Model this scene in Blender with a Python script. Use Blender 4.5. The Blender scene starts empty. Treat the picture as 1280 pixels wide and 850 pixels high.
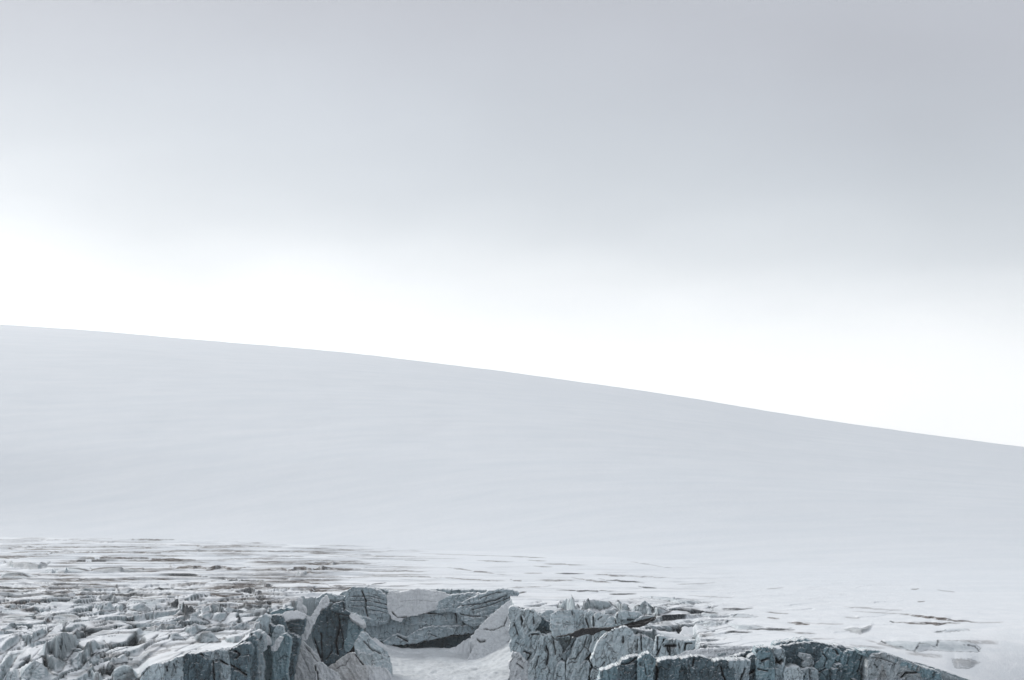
import bpy, math
import numpy as np
R = math.radians
S = bpy.context.scene
COL = S.collection

# ------------------------------------------------------------------ camera
F = 2667.0                       # focal length in photo pixels (1280 wide)
CAMZ = 60.0                      # eye height above the glacier plain
VH = 600.0                       # row of the true horizon
PITCH = math.atan((VH - 425.0) / F)
cd = bpy.data.cameras.new('camera'); cam = bpy.data.objects.new('camera', cd); COL.objects.link(cam)
cd.sensor_width = 36.0; cd.lens = F / 1280 * 36.0 * math.cos(PITCH)
cd.clip_start = 1.0; cd.clip_end = 60000
cam.location = (0, 0, CAMZ); cam.rotation_euler = (R(90) + PITCH, 0, 0)
S.camera = cam

# ------------------------------------------------------------------ sky and sun
SUN_EL, SUN_AZ = R(25), R(-30)    # azimuth measured from +Y (ahead) towards +X
w = bpy.data.worlds.new("World"); S.world = w; w.use_nodes = True
nt = w.node_tree; nt.nodes.clear()
def N(t, k, **kw):
    n = t.nodes.new(k)
    for a, b in kw.items(): setattr(n, a, b)
    return n
def math_node(t, op, a, b=None, c=None, clamp=False):
    n = N(t, 'ShaderNodeMath', operation=op); n.use_clamp = clamp
    for i, q in enumerate((a, b, c)):
        if q is None: continue
        if isinstance(q, (int, float)): n.inputs[i].default_value = q
        else: t.links.new(q, n.inputs[i])
    return n.outputs[0]
L = nt.links
tc = N(nt, 'ShaderNodeTexCoord')
sep = N(nt, 'ShaderNodeSeparateXYZ'); L.new(tc.outputs['Generated'], sep.inputs[0])
sky = N(nt, 'ShaderNodeTexSky', sky_type='NISHITA'); sky.sun_disc = False
sky.sun_elevation = SUN_EL; sky.sun_rotation = SUN_AZ
bgs = N(nt, 'ShaderNodeBackground'); bgs.inputs[1].default_value = 0.06
L.new(sky.outputs[0], bgs.inputs[0])
# overcast deck: a bright strip above the horizon under a grey cloud sheet
mp = N(nt, 'ShaderNodeMapping'); mp.inputs['Scale'].default_value = (3.0, 3.0, 9.0); mp.inputs['Rotation'].default_value = (0, R(14), 0)
L.new(tc.outputs['Generated'], mp.inputs[0])
ns = N(nt, 'ShaderNodeTexNoise'); ns.inputs['Scale'].default_value = 1.6; ns.inputs['Detail'].default_value = 3
L.new(mp.outputs[0], ns.inputs[0])
mp2 = N(nt, 'ShaderNodeMapping'); mp2.inputs['Scale'].default_value = (1.6, 1.6, 3.6); mp2.inputs['Rotation'].default_value = (0, R(-20), 0); mp2.inputs['Location'].default_value = (4, 2, 1)
L.new(tc.outputs['Generated'], mp2.inputs[0])
ns2 = N(nt, 'ShaderNodeTexNoise'); ns2.inputs['Scale'].default_value = 3.0; ns2.inputs['Detail'].default_value = 2
L.new(mp2.outputs[0], ns2.inputs[0])
t0 = math_node(nt, 'MULTIPLY', math_node(nt, 'MULTIPLY_ADD', sep.outputs[0], 0.30, 1.06), sep.outputs[2])
t0 = math_node(nt, 'MULTIPLY_ADD', sep.outputs[0], 0.040, t0)
n0 = math_node(nt, 'MULTIPLY_ADD', ns.outputs[0], 0.052, -0.026)
t1 = math_node(nt, 'ADD', t0, n0)
ramp = N(nt, 'ShaderNodeValToRGB'); L.new(t1, ramp.inputs[0])
cr = ramp.color_ramp; cr.interpolation = 'B_SPLINE'
# cloud brightness by height above the horizon (halved here, the ramp holds 0..1; the strength below doubles it)
pts = [(0.0, (1.30, 1.33, 1.36)), (0.050, (1.22, 1.25, 1.28)), (0.076, (1.10, 1.13, 1.16)), (0.098, (0.93, 0.97, 1.01)), (0.120, (0.77, 0.815, 0.865)),
       (0.150, (0.65, 0.695, 0.75)), (0.19, (0.59, 0.63, 0.69)), (0.235, (0.53, 0.55, 0.61)), (0.40, (0.52, 0.545, 0.59)), (1.0, (0.58, 0.61, 0.66))]
pts = [(p, tuple(q/2 for q in c)) for p, c in pts]
while len(cr.elements) > 1: cr.elements.remove(cr.elements[0])
cr.elements[0].position = pts[0][0]; cr.elements[0].color = (*pts[0][1], 1)
for p, c in pts[1:]:
    e = cr.elements.new(p); e.color = (*c, 1)
v1 = math_node(nt, 'MULTIPLY_ADD', sep.outputs[0], -0.08, 0.985)
v2 = math_node(nt, 'MULTIPLY_ADD', ns2.outputs[0], 0.22, -0.11)
v3 = math_node(nt, 'MULTIPLY', math_node(nt, 'ADD', v1, v2), 2.0)
bgc = N(nt, 'ShaderNodeBackground'); L.new(ramp.outputs[0], bgc.inputs[0]); L.new(v3, bgc.inputs[1])
mx = N(nt, 'ShaderNodeMixShader'); mx.inputs[0].default_value = 0.94
L.new(bgs.outputs[0], mx.inputs[1]); L.new(bgc.outputs[0], mx.inputs[2])
wo = N(nt, 'ShaderNodeOutputWorld'); L.new(mx.outputs[0], wo.inputs[0])

sd = bpy.data.lights.new('sun', 'SUN'); sd.energy = 2.6; sd.angle = R(14); sd.color = (1.0, 0.985, 0.96)
sun = bpy.data.objects.new('sun', sd); COL.objects.link(sun)
sun.rotation_euler = (R(90) - SUN_EL, 0, math.pi - SUN_AZ)
S.view_settings.view_transform = 'Standard'; S.view_settings.look = 'None'
S.view_settings.exposure = 0.0; S.view_settings.gamma = 1.0

# ------------------------------------------------------------------ numeric helpers
def ihash(a, b, s):
    h = (a.astype(np.int64) * 374761393 + b.astype(np.int64) * 668265263 + s * 1442695041) & 0xffffffff
    h = ((h ^ (h >> 13)) * 1274126177) & 0xffffffff
    h = ((h ^ (h >> 16)) * 2246822519) & 0xffffffff
    return (h ^ (h >> 15)) & 0xffffffff
def rnd(a, b, s): return ihash(a, b, s) / 4294967295.0
def gnoise(x, y, s=0):
    xi = np.floor(x); yi = np.floor(y); fx = x - xi; fy = y - yi
    xi = xi.astype(np.int64); yi = yi.astype(np.int64)
    u = fx*fx*fx*(fx*(fx*6-15)+10); v = fy*fy*fy*(fy*(fy*6-15)+10)
    def g(dx, dy):
        a = rnd(xi+dx, yi+dy, s) * 2*np.pi
        return np.cos(a)*(fx-dx) + np.sin(a)*(fy-dy)
    a = g(0,0)*(1-u) + g(1,0)*u; b = g(0,1)*(1-u) + g(1,1)*u
    return (a*(1-v) + b*v) * 1.5
def fbm(x, y, s=0, o=4, gain=0.5):
    r = 0; a = 1.0
    for i in range(o):
        r = r + a*gnoise(x, y, s+i*17); x = x*2.03+3.1; y = y*2.03+1.7; a *= gain
    return r
def ridged(x, y, s=0, o=4, gain=0.5):
    r = 0; a = 1.0
    for i in range(o):
        r = r + a*(1-np.abs(gnoise(x, y, s+i*13))*2); x = x*2.07+5.3; y = y*2.07+2.9; a *= gain
    return r
def voro(x, y, s=0):
    """distance to the cell border, random value, offset inside the cell"""
    xi = np.floor(x).astype(np.int64); yi = np.floor(y).astype(np.int64)
    f1 = np.full(x.shape, 9.0); f2 = np.full(x.shape, 9.0)
    idr = np.zeros(x.shape); idq = np.zeros(x.shape); cx = np.zeros(x.shape); cy = np.zeros(x.shape)
    for i in (-1, 0, 1):
        for j in (-1, 0, 1):
            px = xi+i + 0.1+0.8*rnd(xi+i, yi+j, s+1); py = yi+j + 0.1+0.8*rnd(xi+i, yi+j, s+2)
            d = np.hypot(px-x, py-y)
            m = d < f1
            f2 = np.where(m, f1, np.minimum(f2, d)); f1 = np.where(m, d, f1)
            idr = np.where(m, rnd(xi+i, yi+j, s+3), idr); idq = np.where(m, rnd(xi+i, yi+j, s+4), idq)
            cx = np.where(m, x-px, cx); cy = np.where(m, y-py, cy)
    return f2-f1, idr, idq, cx, cy
def sst(a, b, x):
    t = np.clip((x-a)/(b-a), 0, 1); return t*t*(3-2*t)
def facets(x, y, s, tilt=1.0, off=1.0):
    e, r, q, cx, cy = voro(x, y, s)
    return (r-0.5)*off + ((q-0.5)*cx*2 + ((r*7.3) % 1-0.5)*cy*2)*tilt, e

cp, sp = math.cos(PITCH), math.sin(PITCH)
def ray(u, v):
    """direction in world axes of a photo pixel, scaled so that its y component is 1"""
    fw, up = F*cp, (425.0 - v)
    # F*cp is used as focal length in pixels of the pitched camera
    y = fw*cp - up*sp; z = fw*sp + up*cp; x = (u - 640.0)
    return x/y, z/y
def ground(u, v, z=0.0):
    rx, rz = ray(np.asarray(u, float), np.asarray(v, float))
    d = (z - CAMZ)/rz
    return rx*d, d
def to_uv(x, y, z):
    z = z - CAMZ
    w_ = y*cp + z*sp; up = -y*sp + z*cp
    return 640 + x/w_*F*cp, 425 - up/w_*F*cp
def vd(v): return float(ground(640, v)[1])

# ------------------------------------------------------------------ materials
def newmat(name):
    m = bpy.data.materials.new(name); m.use_nodes = True; t = m.node_tree; t.nodes.clear()
    o = N(t, 'ShaderNodeOutputMaterial'); b = N(t, 'ShaderNodeBsdfPrincipled'); t.links.new(b.outputs[0], o.inputs[0])
    return m, t, b
def mixc(t, f, a, b):
    n = N(t, 'ShaderNodeMix', data_type='RGBA')
    for i, q in ((0, f), (6, a), (7, b)):
        if isinstance(q, (int, float)): n.inputs[i].default_value = q
        elif isinstance(q, tuple): n.inputs[i].default_value = (*q, 1)
        else: t.links.new(q, n.inputs[i])
    return n.outputs[2]
def noise_node(t, scale, stretch=(1, 1, 1), detail=4, rough=0.55, loc=(0, 0, 0)):
    g = N(t, 'ShaderNodeNewGeometry'); mpn = N(t, 'ShaderNodeMapping')
    mpn.inputs['Scale'].default_value = stretch; mpn.inputs['Location'].default_value = loc
    t.links.new(g.outputs['Position'], mpn.inputs[0])
    n = N(t, 'ShaderNodeTexNoise'); n.inputs['Scale'].default_value = scale; n.inputs['Detail'].default_value = detail
    n.inputs['Roughness'].default_value = rough
    t.links.new(mpn.outputs[0], n.inputs[0]); return n.outputs[0]
def rng(t, x, a, b, lo=0.0, hi=1.0):
    n = N(t, 'ShaderNodeMapRange'); t.links.new(x, n.inputs[0])
    n.inputs[1].default_value = a; n.inputs[2].default_value = b; n.inputs[3].default_value = lo; n.inputs[4].default_value = hi
    return n.outputs[0]
def attr(t, name):
    a = N(t, 'ShaderNodeAttribute'); a.attribute_name = name; return a.outputs['Fac']
def bump(t, b, h, strength, dist):
    n = N(t, 'ShaderNodeBump'); n.inputs['Strength'].default_value = strength; n.inputs['Distance'].default_value = dist
    t.links.new(h, n.inputs['Height']); t.links.new(n.outputs[0], b.inputs['Normal'])
def nz(t):
    g = N(t, 'ShaderNodeNewGeometry'); s_ = N(t, 'ShaderNodeSeparateXYZ'); t.links.new(g.outputs['Normal'], s_.inputs[0]); return s_.outputs[2]

def mat_hill():
    m, t, b = newmat('snow_on_hill')
    a = noise_node(t, 0.02, (0.5, 1.4, 1), 5, 0.6); c = noise_node(t, 0.22, (1, 0.5, 1), 4, 0.75)
    col = mixc(t, rng(t, a, 0.3, 0.7), (0.77, 0.81, 0.845), (0.85, 0.875, 0.90))
    col = mixc(t, rng(t, c, 0.35, 0.65, 0, 0.35), col, (0.76, 0.79, 0.82))
    gr_ = noise_node(t, 0.8, (1, 0.45, 1), 3, 0.8, (2, 2, 2)); col = mixc(t, rng(t, gr_, 0.3, 0.7, 0, 0.35), col, (0.70, 0.735, 0.765))
    t.links.new(col, b.inputs['Base Color']); b.inputs['Roughness'].default_value = 0.95; b.inputs['Specular IOR Level'].default_value = 0.1
    w1_ = noise_node(t, 0.012, (0.5, 1.3, 1), 8, 0.72, (3, 1, 0))
    bump(t, b, math_node(t, 'ADD', math_node(t, 'MULTIPLY', c, 0.8), math_node(t, 'MULTIPLY', w1_, 2.4)), 0.22, 2.0)
    return m
def mat_glacier():
    m, t, b = newmat('glacier_surface')
    fine = noise_node(t, 1.2, (1, 0.6, 1), 5, 0.65); mid = noise_node(t, 0.12, (0.7, 0.5, 3), 5, 0.6)
    snow = mixc(t, rng(t, mid, 0.35, 0.65), (0.79, 0.82, 0.845), (0.885, 0.90, 0.915))
    hsn = mixc(t, rng(t, noise_node(t, 0.02, (0.5, 1.4, 1), 5, 0.6), 0.3, 0.7), (0.76, 0.80, 0.835), (0.835, 0.862, 0.888))
    snow = mixc(t, attr(t, 'far'), snow, hsn)      # the hill's own wind packed snow thins out over the plain
    ice = mixc(t, rng(t, fine, 0.3, 0.7), (0.27, 0.34, 0.37), (0.50, 0.57, 0.595))
    steep = rng(t, nz(t), 0.88, 0.52)
    steep = math_node(t, 'MULTIPLY', steep, rng(t, fine, 0.25, 0.5))
    icef = math_node(t, 'MAXIMUM', steep, math_node(t, 'MULTIPLY', attr(t, 'ice'), rng(t, mid, 0.30, 0.55)), clamp=True)
    col = mixc(t, icef, snow, ice)
    dn = noise_node(t, 0.5, (0.35, 0.6, 2), 5, 0.7, (9, 3, 0))
    df = math_node(t, 'MULTIPLY', attr(t, 'dirt'), rng(t, dn, 0.30, 0.50), clamp=True)
    dirt = mixc(t, rng(t, fine, 0.35, 0.65), (0.045, 0.036, 0.032), (0.19, 0.165, 0.15))
    col = mixc(t, df, col, dirt)
    cf = math_node(t, 'MULTIPLY', attr(t, 'silt'), rng(t, fine, 0.2, 0.5, 0.5, 1.0), clamp=True)  # shade inside cracks is put into the colour as a near-black tint
    col = mixc(t, cf, col, (0.018, 0.023, 0.028))
    t.links.new(col, b.inputs['Base Color']); b.inputs['Roughness'].default_value = 0.85; b.inputs['Specular IOR Level'].default_value = 0.2
    bump(t, b, math_node(t, 'ADD', fine, math_node(t, 'MULTIPLY', mid, 1.0)), 0.4, 0.5)
    return m
def mat_ice(name, lo, hi, frost=1.0, strata=0.5, silt_col=(0.020, 0.023, 0.027), dirt=0.25, dirt_col=(0.20, 0.175, 0.155), gloss=0.5, fract=0.6):
    m, t, b = newmat(name)
    fine = noise_node(t, 1.3, (1, 1, 1), 6, 0.7)
    big = noise_node(t, 0.13, (1, 1, 0.7), 3, 0.5)
    st = noise_node(t, 0.9, (0.12, 0.12, 1.6), 4, 0.6)
    f = math_node(t, 'ADD', math_node(t, 'MULTIPLY', rng(t, big, 0.3, 0.7), 0.55), math_node(t, 'MULTIPLY', rng(t, fine, 0.3, 0.7), 0.45))
    col = mixc(t, f, lo, hi)
    col = mixc(t, rng(t, st, 0.50, 0.66, 0, strata), col, tuple(0.5*q for q in lo))
    dn = noise_node(t, 0.25, (1, 1, 0.45), 5, 0.7, (5, 8, 2))
    col = mixc(t, rng(t, dn, 0.50, 0.64, 0, dirt), col, dirt_col)
    up = rng(t, nz(t), 0.48, 0.86, 0, frost)
    up = math_node(t, 'MULTIPLY', up, rng(t, fine, 0.30, 0.48))
    col = mixc(t, math_node(t, 'MULTIPLY', up, 1.0, clamp=True), col, (0.80, 0.825, 0.845))
    gg = N(t, 'ShaderNodeNewGeometry'); wn = N(t, 'ShaderNodeTexNoise'); wn.inputs['Scale'].default_value = 0.25; wn.inputs['Detail'].default_value = 4
    t.links.new(gg.outputs['Position'], wn.inputs[0])
    vm = N(t, 'ShaderNodeVectorMath', operation='MULTIPLY_ADD'); t.links.new(wn.outputs['Color'], vm.inputs[0]); vm.inputs[1].default_value = (5, 5, 5); t.links.new(gg.outputs['Position'], vm.inputs[2])
    mv = N(t, 'ShaderNodeMapping'); mv.inputs['Scale'].default_value = (0.30, 0.10, 0.085); mv.inputs['Rotation'].default_value = (0, R(16), 0); t.links.new(vm.outputs[0], mv.inputs[0])
    vo = N(t, 'ShaderNodeTexVoronoi', feature='DISTANCE_TO_EDGE'); vo.inputs['Scale'].default_value = 1.0; t.links.new(mv.outputs[0], vo.inputs[0])
    fr = rng(t, vo.outputs['Distance'], 0.010, 0.040, 1.0, 0.0)
    fr = math_node(t, 'MULTIPLY', fr, rng(t, wn.outputs['Fac'], 0.40, 0.55), clamp=True)
    fr = math_node(t, 'MULTIPLY', fr, fract)
    cf = math_node(t, 'MAXIMUM', attr(t, 'silt'), fr, clamp=True)
    col = mixc(t, cf, col, silt_col)  # painted shade: cracks in the ice turn near-black
    rm_ = math_node(t, 'MULTIPLY', attr(t, 'rim'), rng(t, fine, 0.28, 0.5), clamp=True)
    col = mixc(t, rm_, col, (0.78, 0.80, 0.82))
    t.links.new(col, b.inputs['Base Color']); b.inputs['Roughness'].default_value = gloss; b.inputs['Specular IOR Level'].default_value = 0.3
    h = math_node(t, 'ADD', math_node(t, 'MULTIPLY', fine, 1.0), math_node(t, 'MULTIPLY', st, 0.8)); h = math_node(t, 'SUBTRACT', h, math_node(t, 'MULTIPLY', fr, 1.5))
    bump(t, b, h, 0.6, 0.5)
    return m
M = dict(
    hill=mat_hill(), glacier=mat_glacier(),
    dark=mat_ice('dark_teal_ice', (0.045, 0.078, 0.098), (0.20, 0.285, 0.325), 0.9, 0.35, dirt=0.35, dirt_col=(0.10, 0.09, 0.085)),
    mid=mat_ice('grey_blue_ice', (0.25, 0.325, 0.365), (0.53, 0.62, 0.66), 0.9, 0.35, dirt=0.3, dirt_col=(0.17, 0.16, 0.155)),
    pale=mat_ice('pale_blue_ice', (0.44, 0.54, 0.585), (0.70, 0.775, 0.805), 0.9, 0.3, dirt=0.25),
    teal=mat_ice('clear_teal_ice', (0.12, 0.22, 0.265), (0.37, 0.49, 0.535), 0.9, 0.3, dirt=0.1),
    snow=mat_ice('old_snow', (0.64, 0.665, 0.69), (0.82, 0.84, 0.855), 0.5, 0.15, dirt=0.22, dirt_col=(0.44, 0.445, 0.455), gloss=0.9, fract=0.12),
    firn=mat_ice('dusty_old_snow', (0.50, 0.505, 0.51), (0.74, 0.75, 0.755), 0.3, 0.3, dirt=0.45, dirt_col=(0.32, 0.30, 0.285), gloss=0.9, fract=0.2),
    greyice=mat_ice('dusty_blue_ice', (0.28, 0.33, 0.355), (0.55, 0.605, 0.63), 0.8, 0.35, dirt=0.5, dirt_col=(0.28, 0.26, 0.245)),
    brown=mat_ice('dirt_covered_ice', (0.09, 0.075, 0.068), (0.27, 0.24, 0.225), 0.15, 0.4, dirt=0.5, dirt_col=(0.06, 0.05, 0.045), gloss=0.9),
    greybrown=mat_ice('dusty_grey_ice', (0.24, 0.235, 0.235), (0.46, 0.46, 0.465), 0.3, 0.6, dirt=0.6, dirt_col=(0.15, 0.13, 0.12), gloss=0.9),
    black=mat_ice('silt_black_ice', (0.020, 0.020, 0.022), (0.06, 0.06, 0.062), 0.05, 0.2, dirt=0.2, dirt_col=(0.05, 0.04, 0.035), gloss=0.8),  # near-black colour stands in for the shade in gaps and recesses
)

# ------------------------------------------------------------------ object helpers
def tagit(o, label=None, cat=None, group=None, kind=None):
    if label: o['label'] = label
    if cat: o['category'] = cat
    if group: o['group'] = group
    if kind: o['kind'] = kind
    return o
def mesh_np(name, V, Q, mat, attrs=None, T=None, smooth=True):
    me = bpy.data.meshes.new(name)
    nq = len(Q); ntri = 0 if T is None else len(T)
    me.vertices.add(len(V)); me.vertices.foreach_set('co', np.asarray(V, np.float32).ravel())
    idx = np.asarray(Q, np.int32).ravel()
    if ntri: idx = np.concatenate([idx, np.asarray(T, np.int32).ravel()])
    me.loops.add(len(idx)); me.loops.foreach_set('vertex_index', idx)
    st = np.arange(nq)*4
    if ntri: st = np.concatenate([st, nq*4 + np.arange(ntri)*3])
    me.polygons.add(nq+ntri); me.polygons.foreach_set('loop_start', st.astype(np.int32))
    me.polygons.foreach_set('use_smooth', np.full(nq+ntri, smooth))
    me.update(calc_edges=True); me.validate()
    for k, a in (attrs or {}).items():
        at = me.attributes.new(k, 'FLOAT', 'POINT'); at.data.foreach_set('value', np.asarray(a, np.float32).ravel())
    me.materials.append(mat)
    o = bpy.data.objects.new(name, me); COL.objects.link(o); return o

# ------------------------------------------------------------------ edge of the glacier plain (pixel trace of the break, as ground positions)
EDGE = [(-300,900,750),(0,880,750),(100,872,750),(150,860,752),(176,850,755),(189,836,756),(203,829,757),(221,823,758),(253,817,760),(274,813,762),(296,809,764),(306,805,770),(314,796,800),
        (322,784,862),(334,768,945),(350,764,976),(362,758,1012),(372,750,1066),(400,746,1096),(428,743,1119),(440,737,1168),(470,736,1176),(500,741,1135),(540,738,1159),(600,739,1151),(636,744,1111),(644,758,1012),
        (655,763,981),(675,765,970),(694,768,952),(712,776,908),(760,781,884),(800,787,870),(815,789,866),(824,796,850),(840,799,846),(866,803,842),(874,811,758),(900,816,745),(945,810,758),(975,806,768),(1000,802,774),(1020,804,770),(1060,809,760),(1085,815,752),(1120,822,748),
        (1150,829,745),(1180,838,742),(1213,850,740),(1300,880,738),(1400,905,736),(1600,930,735)]
EU = np.array([e[0] for e in EDGE], float); EV = np.array([e[1] for e in EDGE], float); ED = np.array([e[2] for e in EDGE], float)
EZ = CAMZ - (EV-VH)/F*ED
def edge_d(u0, u1): return float(np.interp(np.linspace(u0, u1, 7), EU, ED).min())
FLOORZ = -29.0
HAZE = 3e-5
def plain_height(x, y):
    """height of the glacier plain and its surface attributes, from world position"""
    u, v = to_uv(x, y, 0*x)
    v = np.where(y < 150, 950, v)
    # how broken up the ice is here
    left = 1 - sst(330, 470, u)
    near = sst(712, 770, v)
    rough = left*near
    rough = np.maximum(rough, 0.85*sst(640, 690, u)*(1-sst(830, 960, u))*sst(742, 765, v))
    rough = np.maximum(rough, 0.10*sst(690, 760, v)*(1-0.8*sst(1080, 1180, u)))
    calm = 1 - 0.65*sst(170, 230, u)*(1-sst(300, 330, u))*sst(780, 800, v)
    rough = rough*calm*(1-0.3*sst(785, 800, v)*(u < 640))
    wx = x + 5*fbm(x/30, y/44, 5, 2); wy = y + 10*fbm(x/30+7, y/44, 9, 2)
    h = 0.5*fbm(x/90, y/140, 1, 3) * (0.35+rough)
    h += rough*1.2*fbm(x/30, y/46, 21, 2)
    # tilted blocks with open fractures between them (fractures trend obliquely to the view)
    a = R(28); rx = wx*math.cos(a) + wy*0.42*math.sin(a); ry = -wx*math.sin(a) + wy*0.42*math.cos(a)
    fa, ea = facets(rx/20, ry/6.0, 31, 0.8, 1.2)
    fb, eb = facets(rx/9.0, ry/2.8, 47, 0.7, 0.8)
    h += rough*(2.3*fa + 0.40*fb)
    cr1 = (1-sst(0.03, 0.10, ea)) * (gnoise(x/30, y/40, 77) > -0.15)
    cr2 = (1-sst(0.03, 0.12, eb)) * (gnoise(x/14, y/22, 78) > 0.05)
    h -= sst(0.12, 0.3, rough)*rough*(2.2*cr1 + 0.8*cr2)
    h += rough*0.07*fbm(x/3.0, y/3.4, 61, 3)
    # long low steps lying across the view on the far plain at the left
    far = (1-sst(400, 600, u))*sst(664, 676, v)*(1-0.5*sst(745, 775, v))
    far2 = (1-sst(820, 1000, u))*sst(690, 712, v)*(1-sst(760, 790, v))*0.35
    st = gnoise(x/120+0.4*gnoise(y/30, x/90, 3), y/17-x/260, 101) + 0.45*gnoise(x/45, y/11, 102)
    stp = sst(0.05, 0.38, st)
    fs = np.maximum(far, far2)
    h += fs*1.5*stp + fs*0.16*fbm(x/7, y/14, 105, 3)
    edge_of_step = np.exp(-((st-0.16)/0.16)**2)
    dirt = 1.25*far*edge_of_step*sst(-0.22, 0.25, gnoise(x/55, y/60, 107))*(0.55+0.45*sst(672, 700, v))
    dirt = np.maximum(dirt, 0.5*far2*edge_of_step*sst(0.1, 0.3, gnoise(x/40, y/60, 108)))
    dirt = np.maximum(dirt, rough*0.35*sst(0.3, 0.6, fbm(x/18, y/45, 111, 3)))
    ice = np.clip(rough*(0.05+1.3*fbm(x/14, y/30, 115, 3)), 0, 1)*0.8
    silt = sst(0.12, 0.3, rough)*np.clip(rough*(1.3*cr1 + 0.9*cr2)*1.2, 0, 1)  # weight of the shade painted into the open fractures
    # smooth small drift relief everywhere
    h += 0.10*fbm(x/9, y/20, 121, 3)
    # break at the front
    ug = 640 + x/np.maximum(y, 1)*F
    de = np.interp(ug, EU, ED); ez = np.interp(ug, EU, EZ)
    h += ez*np.exp(-(np.maximum(y-de, 0)/55.0)**2)
    beyond = de - y + 1.2*gnoise(x/7, y/60, 131) + 0.5*gnoise(x/2.5, y/30, 132)
    k = sst(0.0, 5.0, beyond)
    fl = FLOORZ + 0.9*fbm(x/16, y/22, 141, 4) + 0.35*fbm(x/3, y/5, 142, 3)
    fl = fl + 10*sst(590, 650, ug)*(1-sst(690, 720, ug))*sst(930, 1090, y) + 5*(1-sst(440, 510, ug))*sst(380, 440, ug)*sst(930, 1050, y) + 2.5*sst(1040, 1100, y)
    h = h*(1-k) + fl*k
    wallpart = sst(0.02, 0.2, k)*(1-sst(0.90, 1.0, k))
    ice = np.maximum(np.maximum(ice*(1-k), wallpart), 0.30*sst(0.9, 1.0, k)); dirt = dirt*(1-k) + 0.22*sst(0.9, 1.0, k)*np.clip(0.75+0.5*fbm(x/14, y/20, 151, 3), 0, 1); silt = silt*(1-k) + 0.55*wallpart
    return h, ice, dirt, silt
VT = np.linspace(601, 1400, 4000); DT = ground(640, VT)[1]
def vd_np(v): return np.interp(v, VT, DT)

# fan of rows: spacing grows with distance
rows_v = np.concatenate([np.linspace(1240, 865, 60), np.arange(864, 700, -0.32), np.arange(700, 652, -0.25), np.linspace(651.5, 636, 12)])
rows_d = ground(640, rows_v)[1]
cols = np.concatenate([np.linspace(-420, -40, 60), np.arange(-36, 1318, 1.25), np.linspace(1322, 1700, 60)])
UU, DD = np.meshgrid(cols, rows_d)
X = (UU-640)/F*DD; Y = DD
H, ICE, DIRT, SILT = plain_height(X, Y)
nr, nc = X.shape
OWN = np.full(X.shape, -1, int); OWNM = np.zeros(X.shape)
def grid_quads(nr, nc):
    i = np.arange(nr*nc).reshape(nr, nc)
    return np.stack([i[:-1, :-1].ravel(), i[:-1, 1:].ravel(), i[1:, 1:].ravel(), i[1:, :-1].ravel()], 1)
glacier = bpy.data.objects.new('glacier', bpy.data.meshes.new('glacier')); COL.objects.link(glacier)
tagit(glacier, 'broken glacier plain of snow and grey ice below the smooth white hill', kind='structure')
BANKS = []
def bank_val(b, ug, y):
    yf = np.interp(ug, b['u'], b['y']); A = np.interp(ug, b['u'], b['A'], left=0, right=0)
    t = y-yf
    return A*sst(0, b['w'], t)*np.exp(-(np.maximum(t-b['w'], 0)/b['L'])**2)
def hits(us, vs):
    """where the view rays of traced points meet the plain, banks built so far included"""
    us = np.asarray(us, float); vs = np.asarray(vs, float)
    rx, rz = ray(us, vs); dp = np.where(rz < -1e-4, -CAMZ/np.minimum(rz, -1e-4), 9000)
    e = np.interp(us, EU, ED)+0.5
    lo = np.maximum(e, dp*0.80); hi = np.maximum(dp*1.12, lo+60)
    a = np.linspace(0, 1, 260)[None, :]; D = lo[:, None] + (hi-lo)[:, None]*a
    XX = rx[:, None]*D; hh = plain_height(XX, D)[0]; ug = 640 + XX/D*F
    for b in BANKS:
        if b['u'][0] < us.max()+3 and b['u'][-1] > us.min()-3 and b['y'].min() < D.max() and b['y'].max()+3*b['L'] > D.min(): hh = hh + bank_val(b, ug, D)
    z = CAMZ + rz[:, None]*D; ok = z <= hh; i = np.where(ok.any(1), ok.argmax(1), 259)
    r = np.arange(len(us)); return D[r, i], hh[r, i], (D, hh)
def add_bank(outline, w=None, L=None, lean=None, samples=None, soft=None):
    """raise a scarp facing the viewer: foot on the lower outline, lip on the upper, snow sloping away behind"""
    O = np.array(outline, float); u0, u1 = O[:, 0].min(), O[:, 0].max()
    n = samples or int(np.clip((u1-u0)/4, 5, 40)); us = np.linspace(u0+0.2, u1-0.2, n)
    tp, bt = [], []
    P2 = np.roll(O, -1, 0)
    for u in us:
        vs = [a[1]+(b[1]-a[1])*(u-a[0])/(b[0]-a[0]) for a, b in zip(O, P2) if (a[0]-u)*(b[0]-u) <= 0 and a[0] != b[0]]
        tp.append(min(vs)); bt.append(max(vs))
    tp = np.array(tp); bt = np.array(bt)
    yf, zf, (D, hh) = hits(us, bt)
    app = (bt-tp)*yf/F
    ww = w or max(2.2, 0.0028*yf.mean(), app.max()/math.tan(R(lean)) if lean else 0)
    ztop = CAMZ - (tp-VH)/F*(yf+ww)
    hc = np.array([np.interp(y_+ww, D[k], hh[k]) for k, y_ in enumerate(yf)])
    A = np.maximum(ztop-hc, 0)*np.sin(np.pi*np.linspace(0.04, 0.96, n))**0.45
    if soft: A = A*soft; ww = ww*1.6
    b = dict(u=np.concatenate([[u0-1.5], us, [u1+1.5]]), y=np.concatenate([[yf[0]], yf, [yf[-1]]]), A=np.concatenate([[0], A, [0]]), w=ww, L=L or (18+8*A.max()))
    BANKS.append(b); return b, yf, zf
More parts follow.
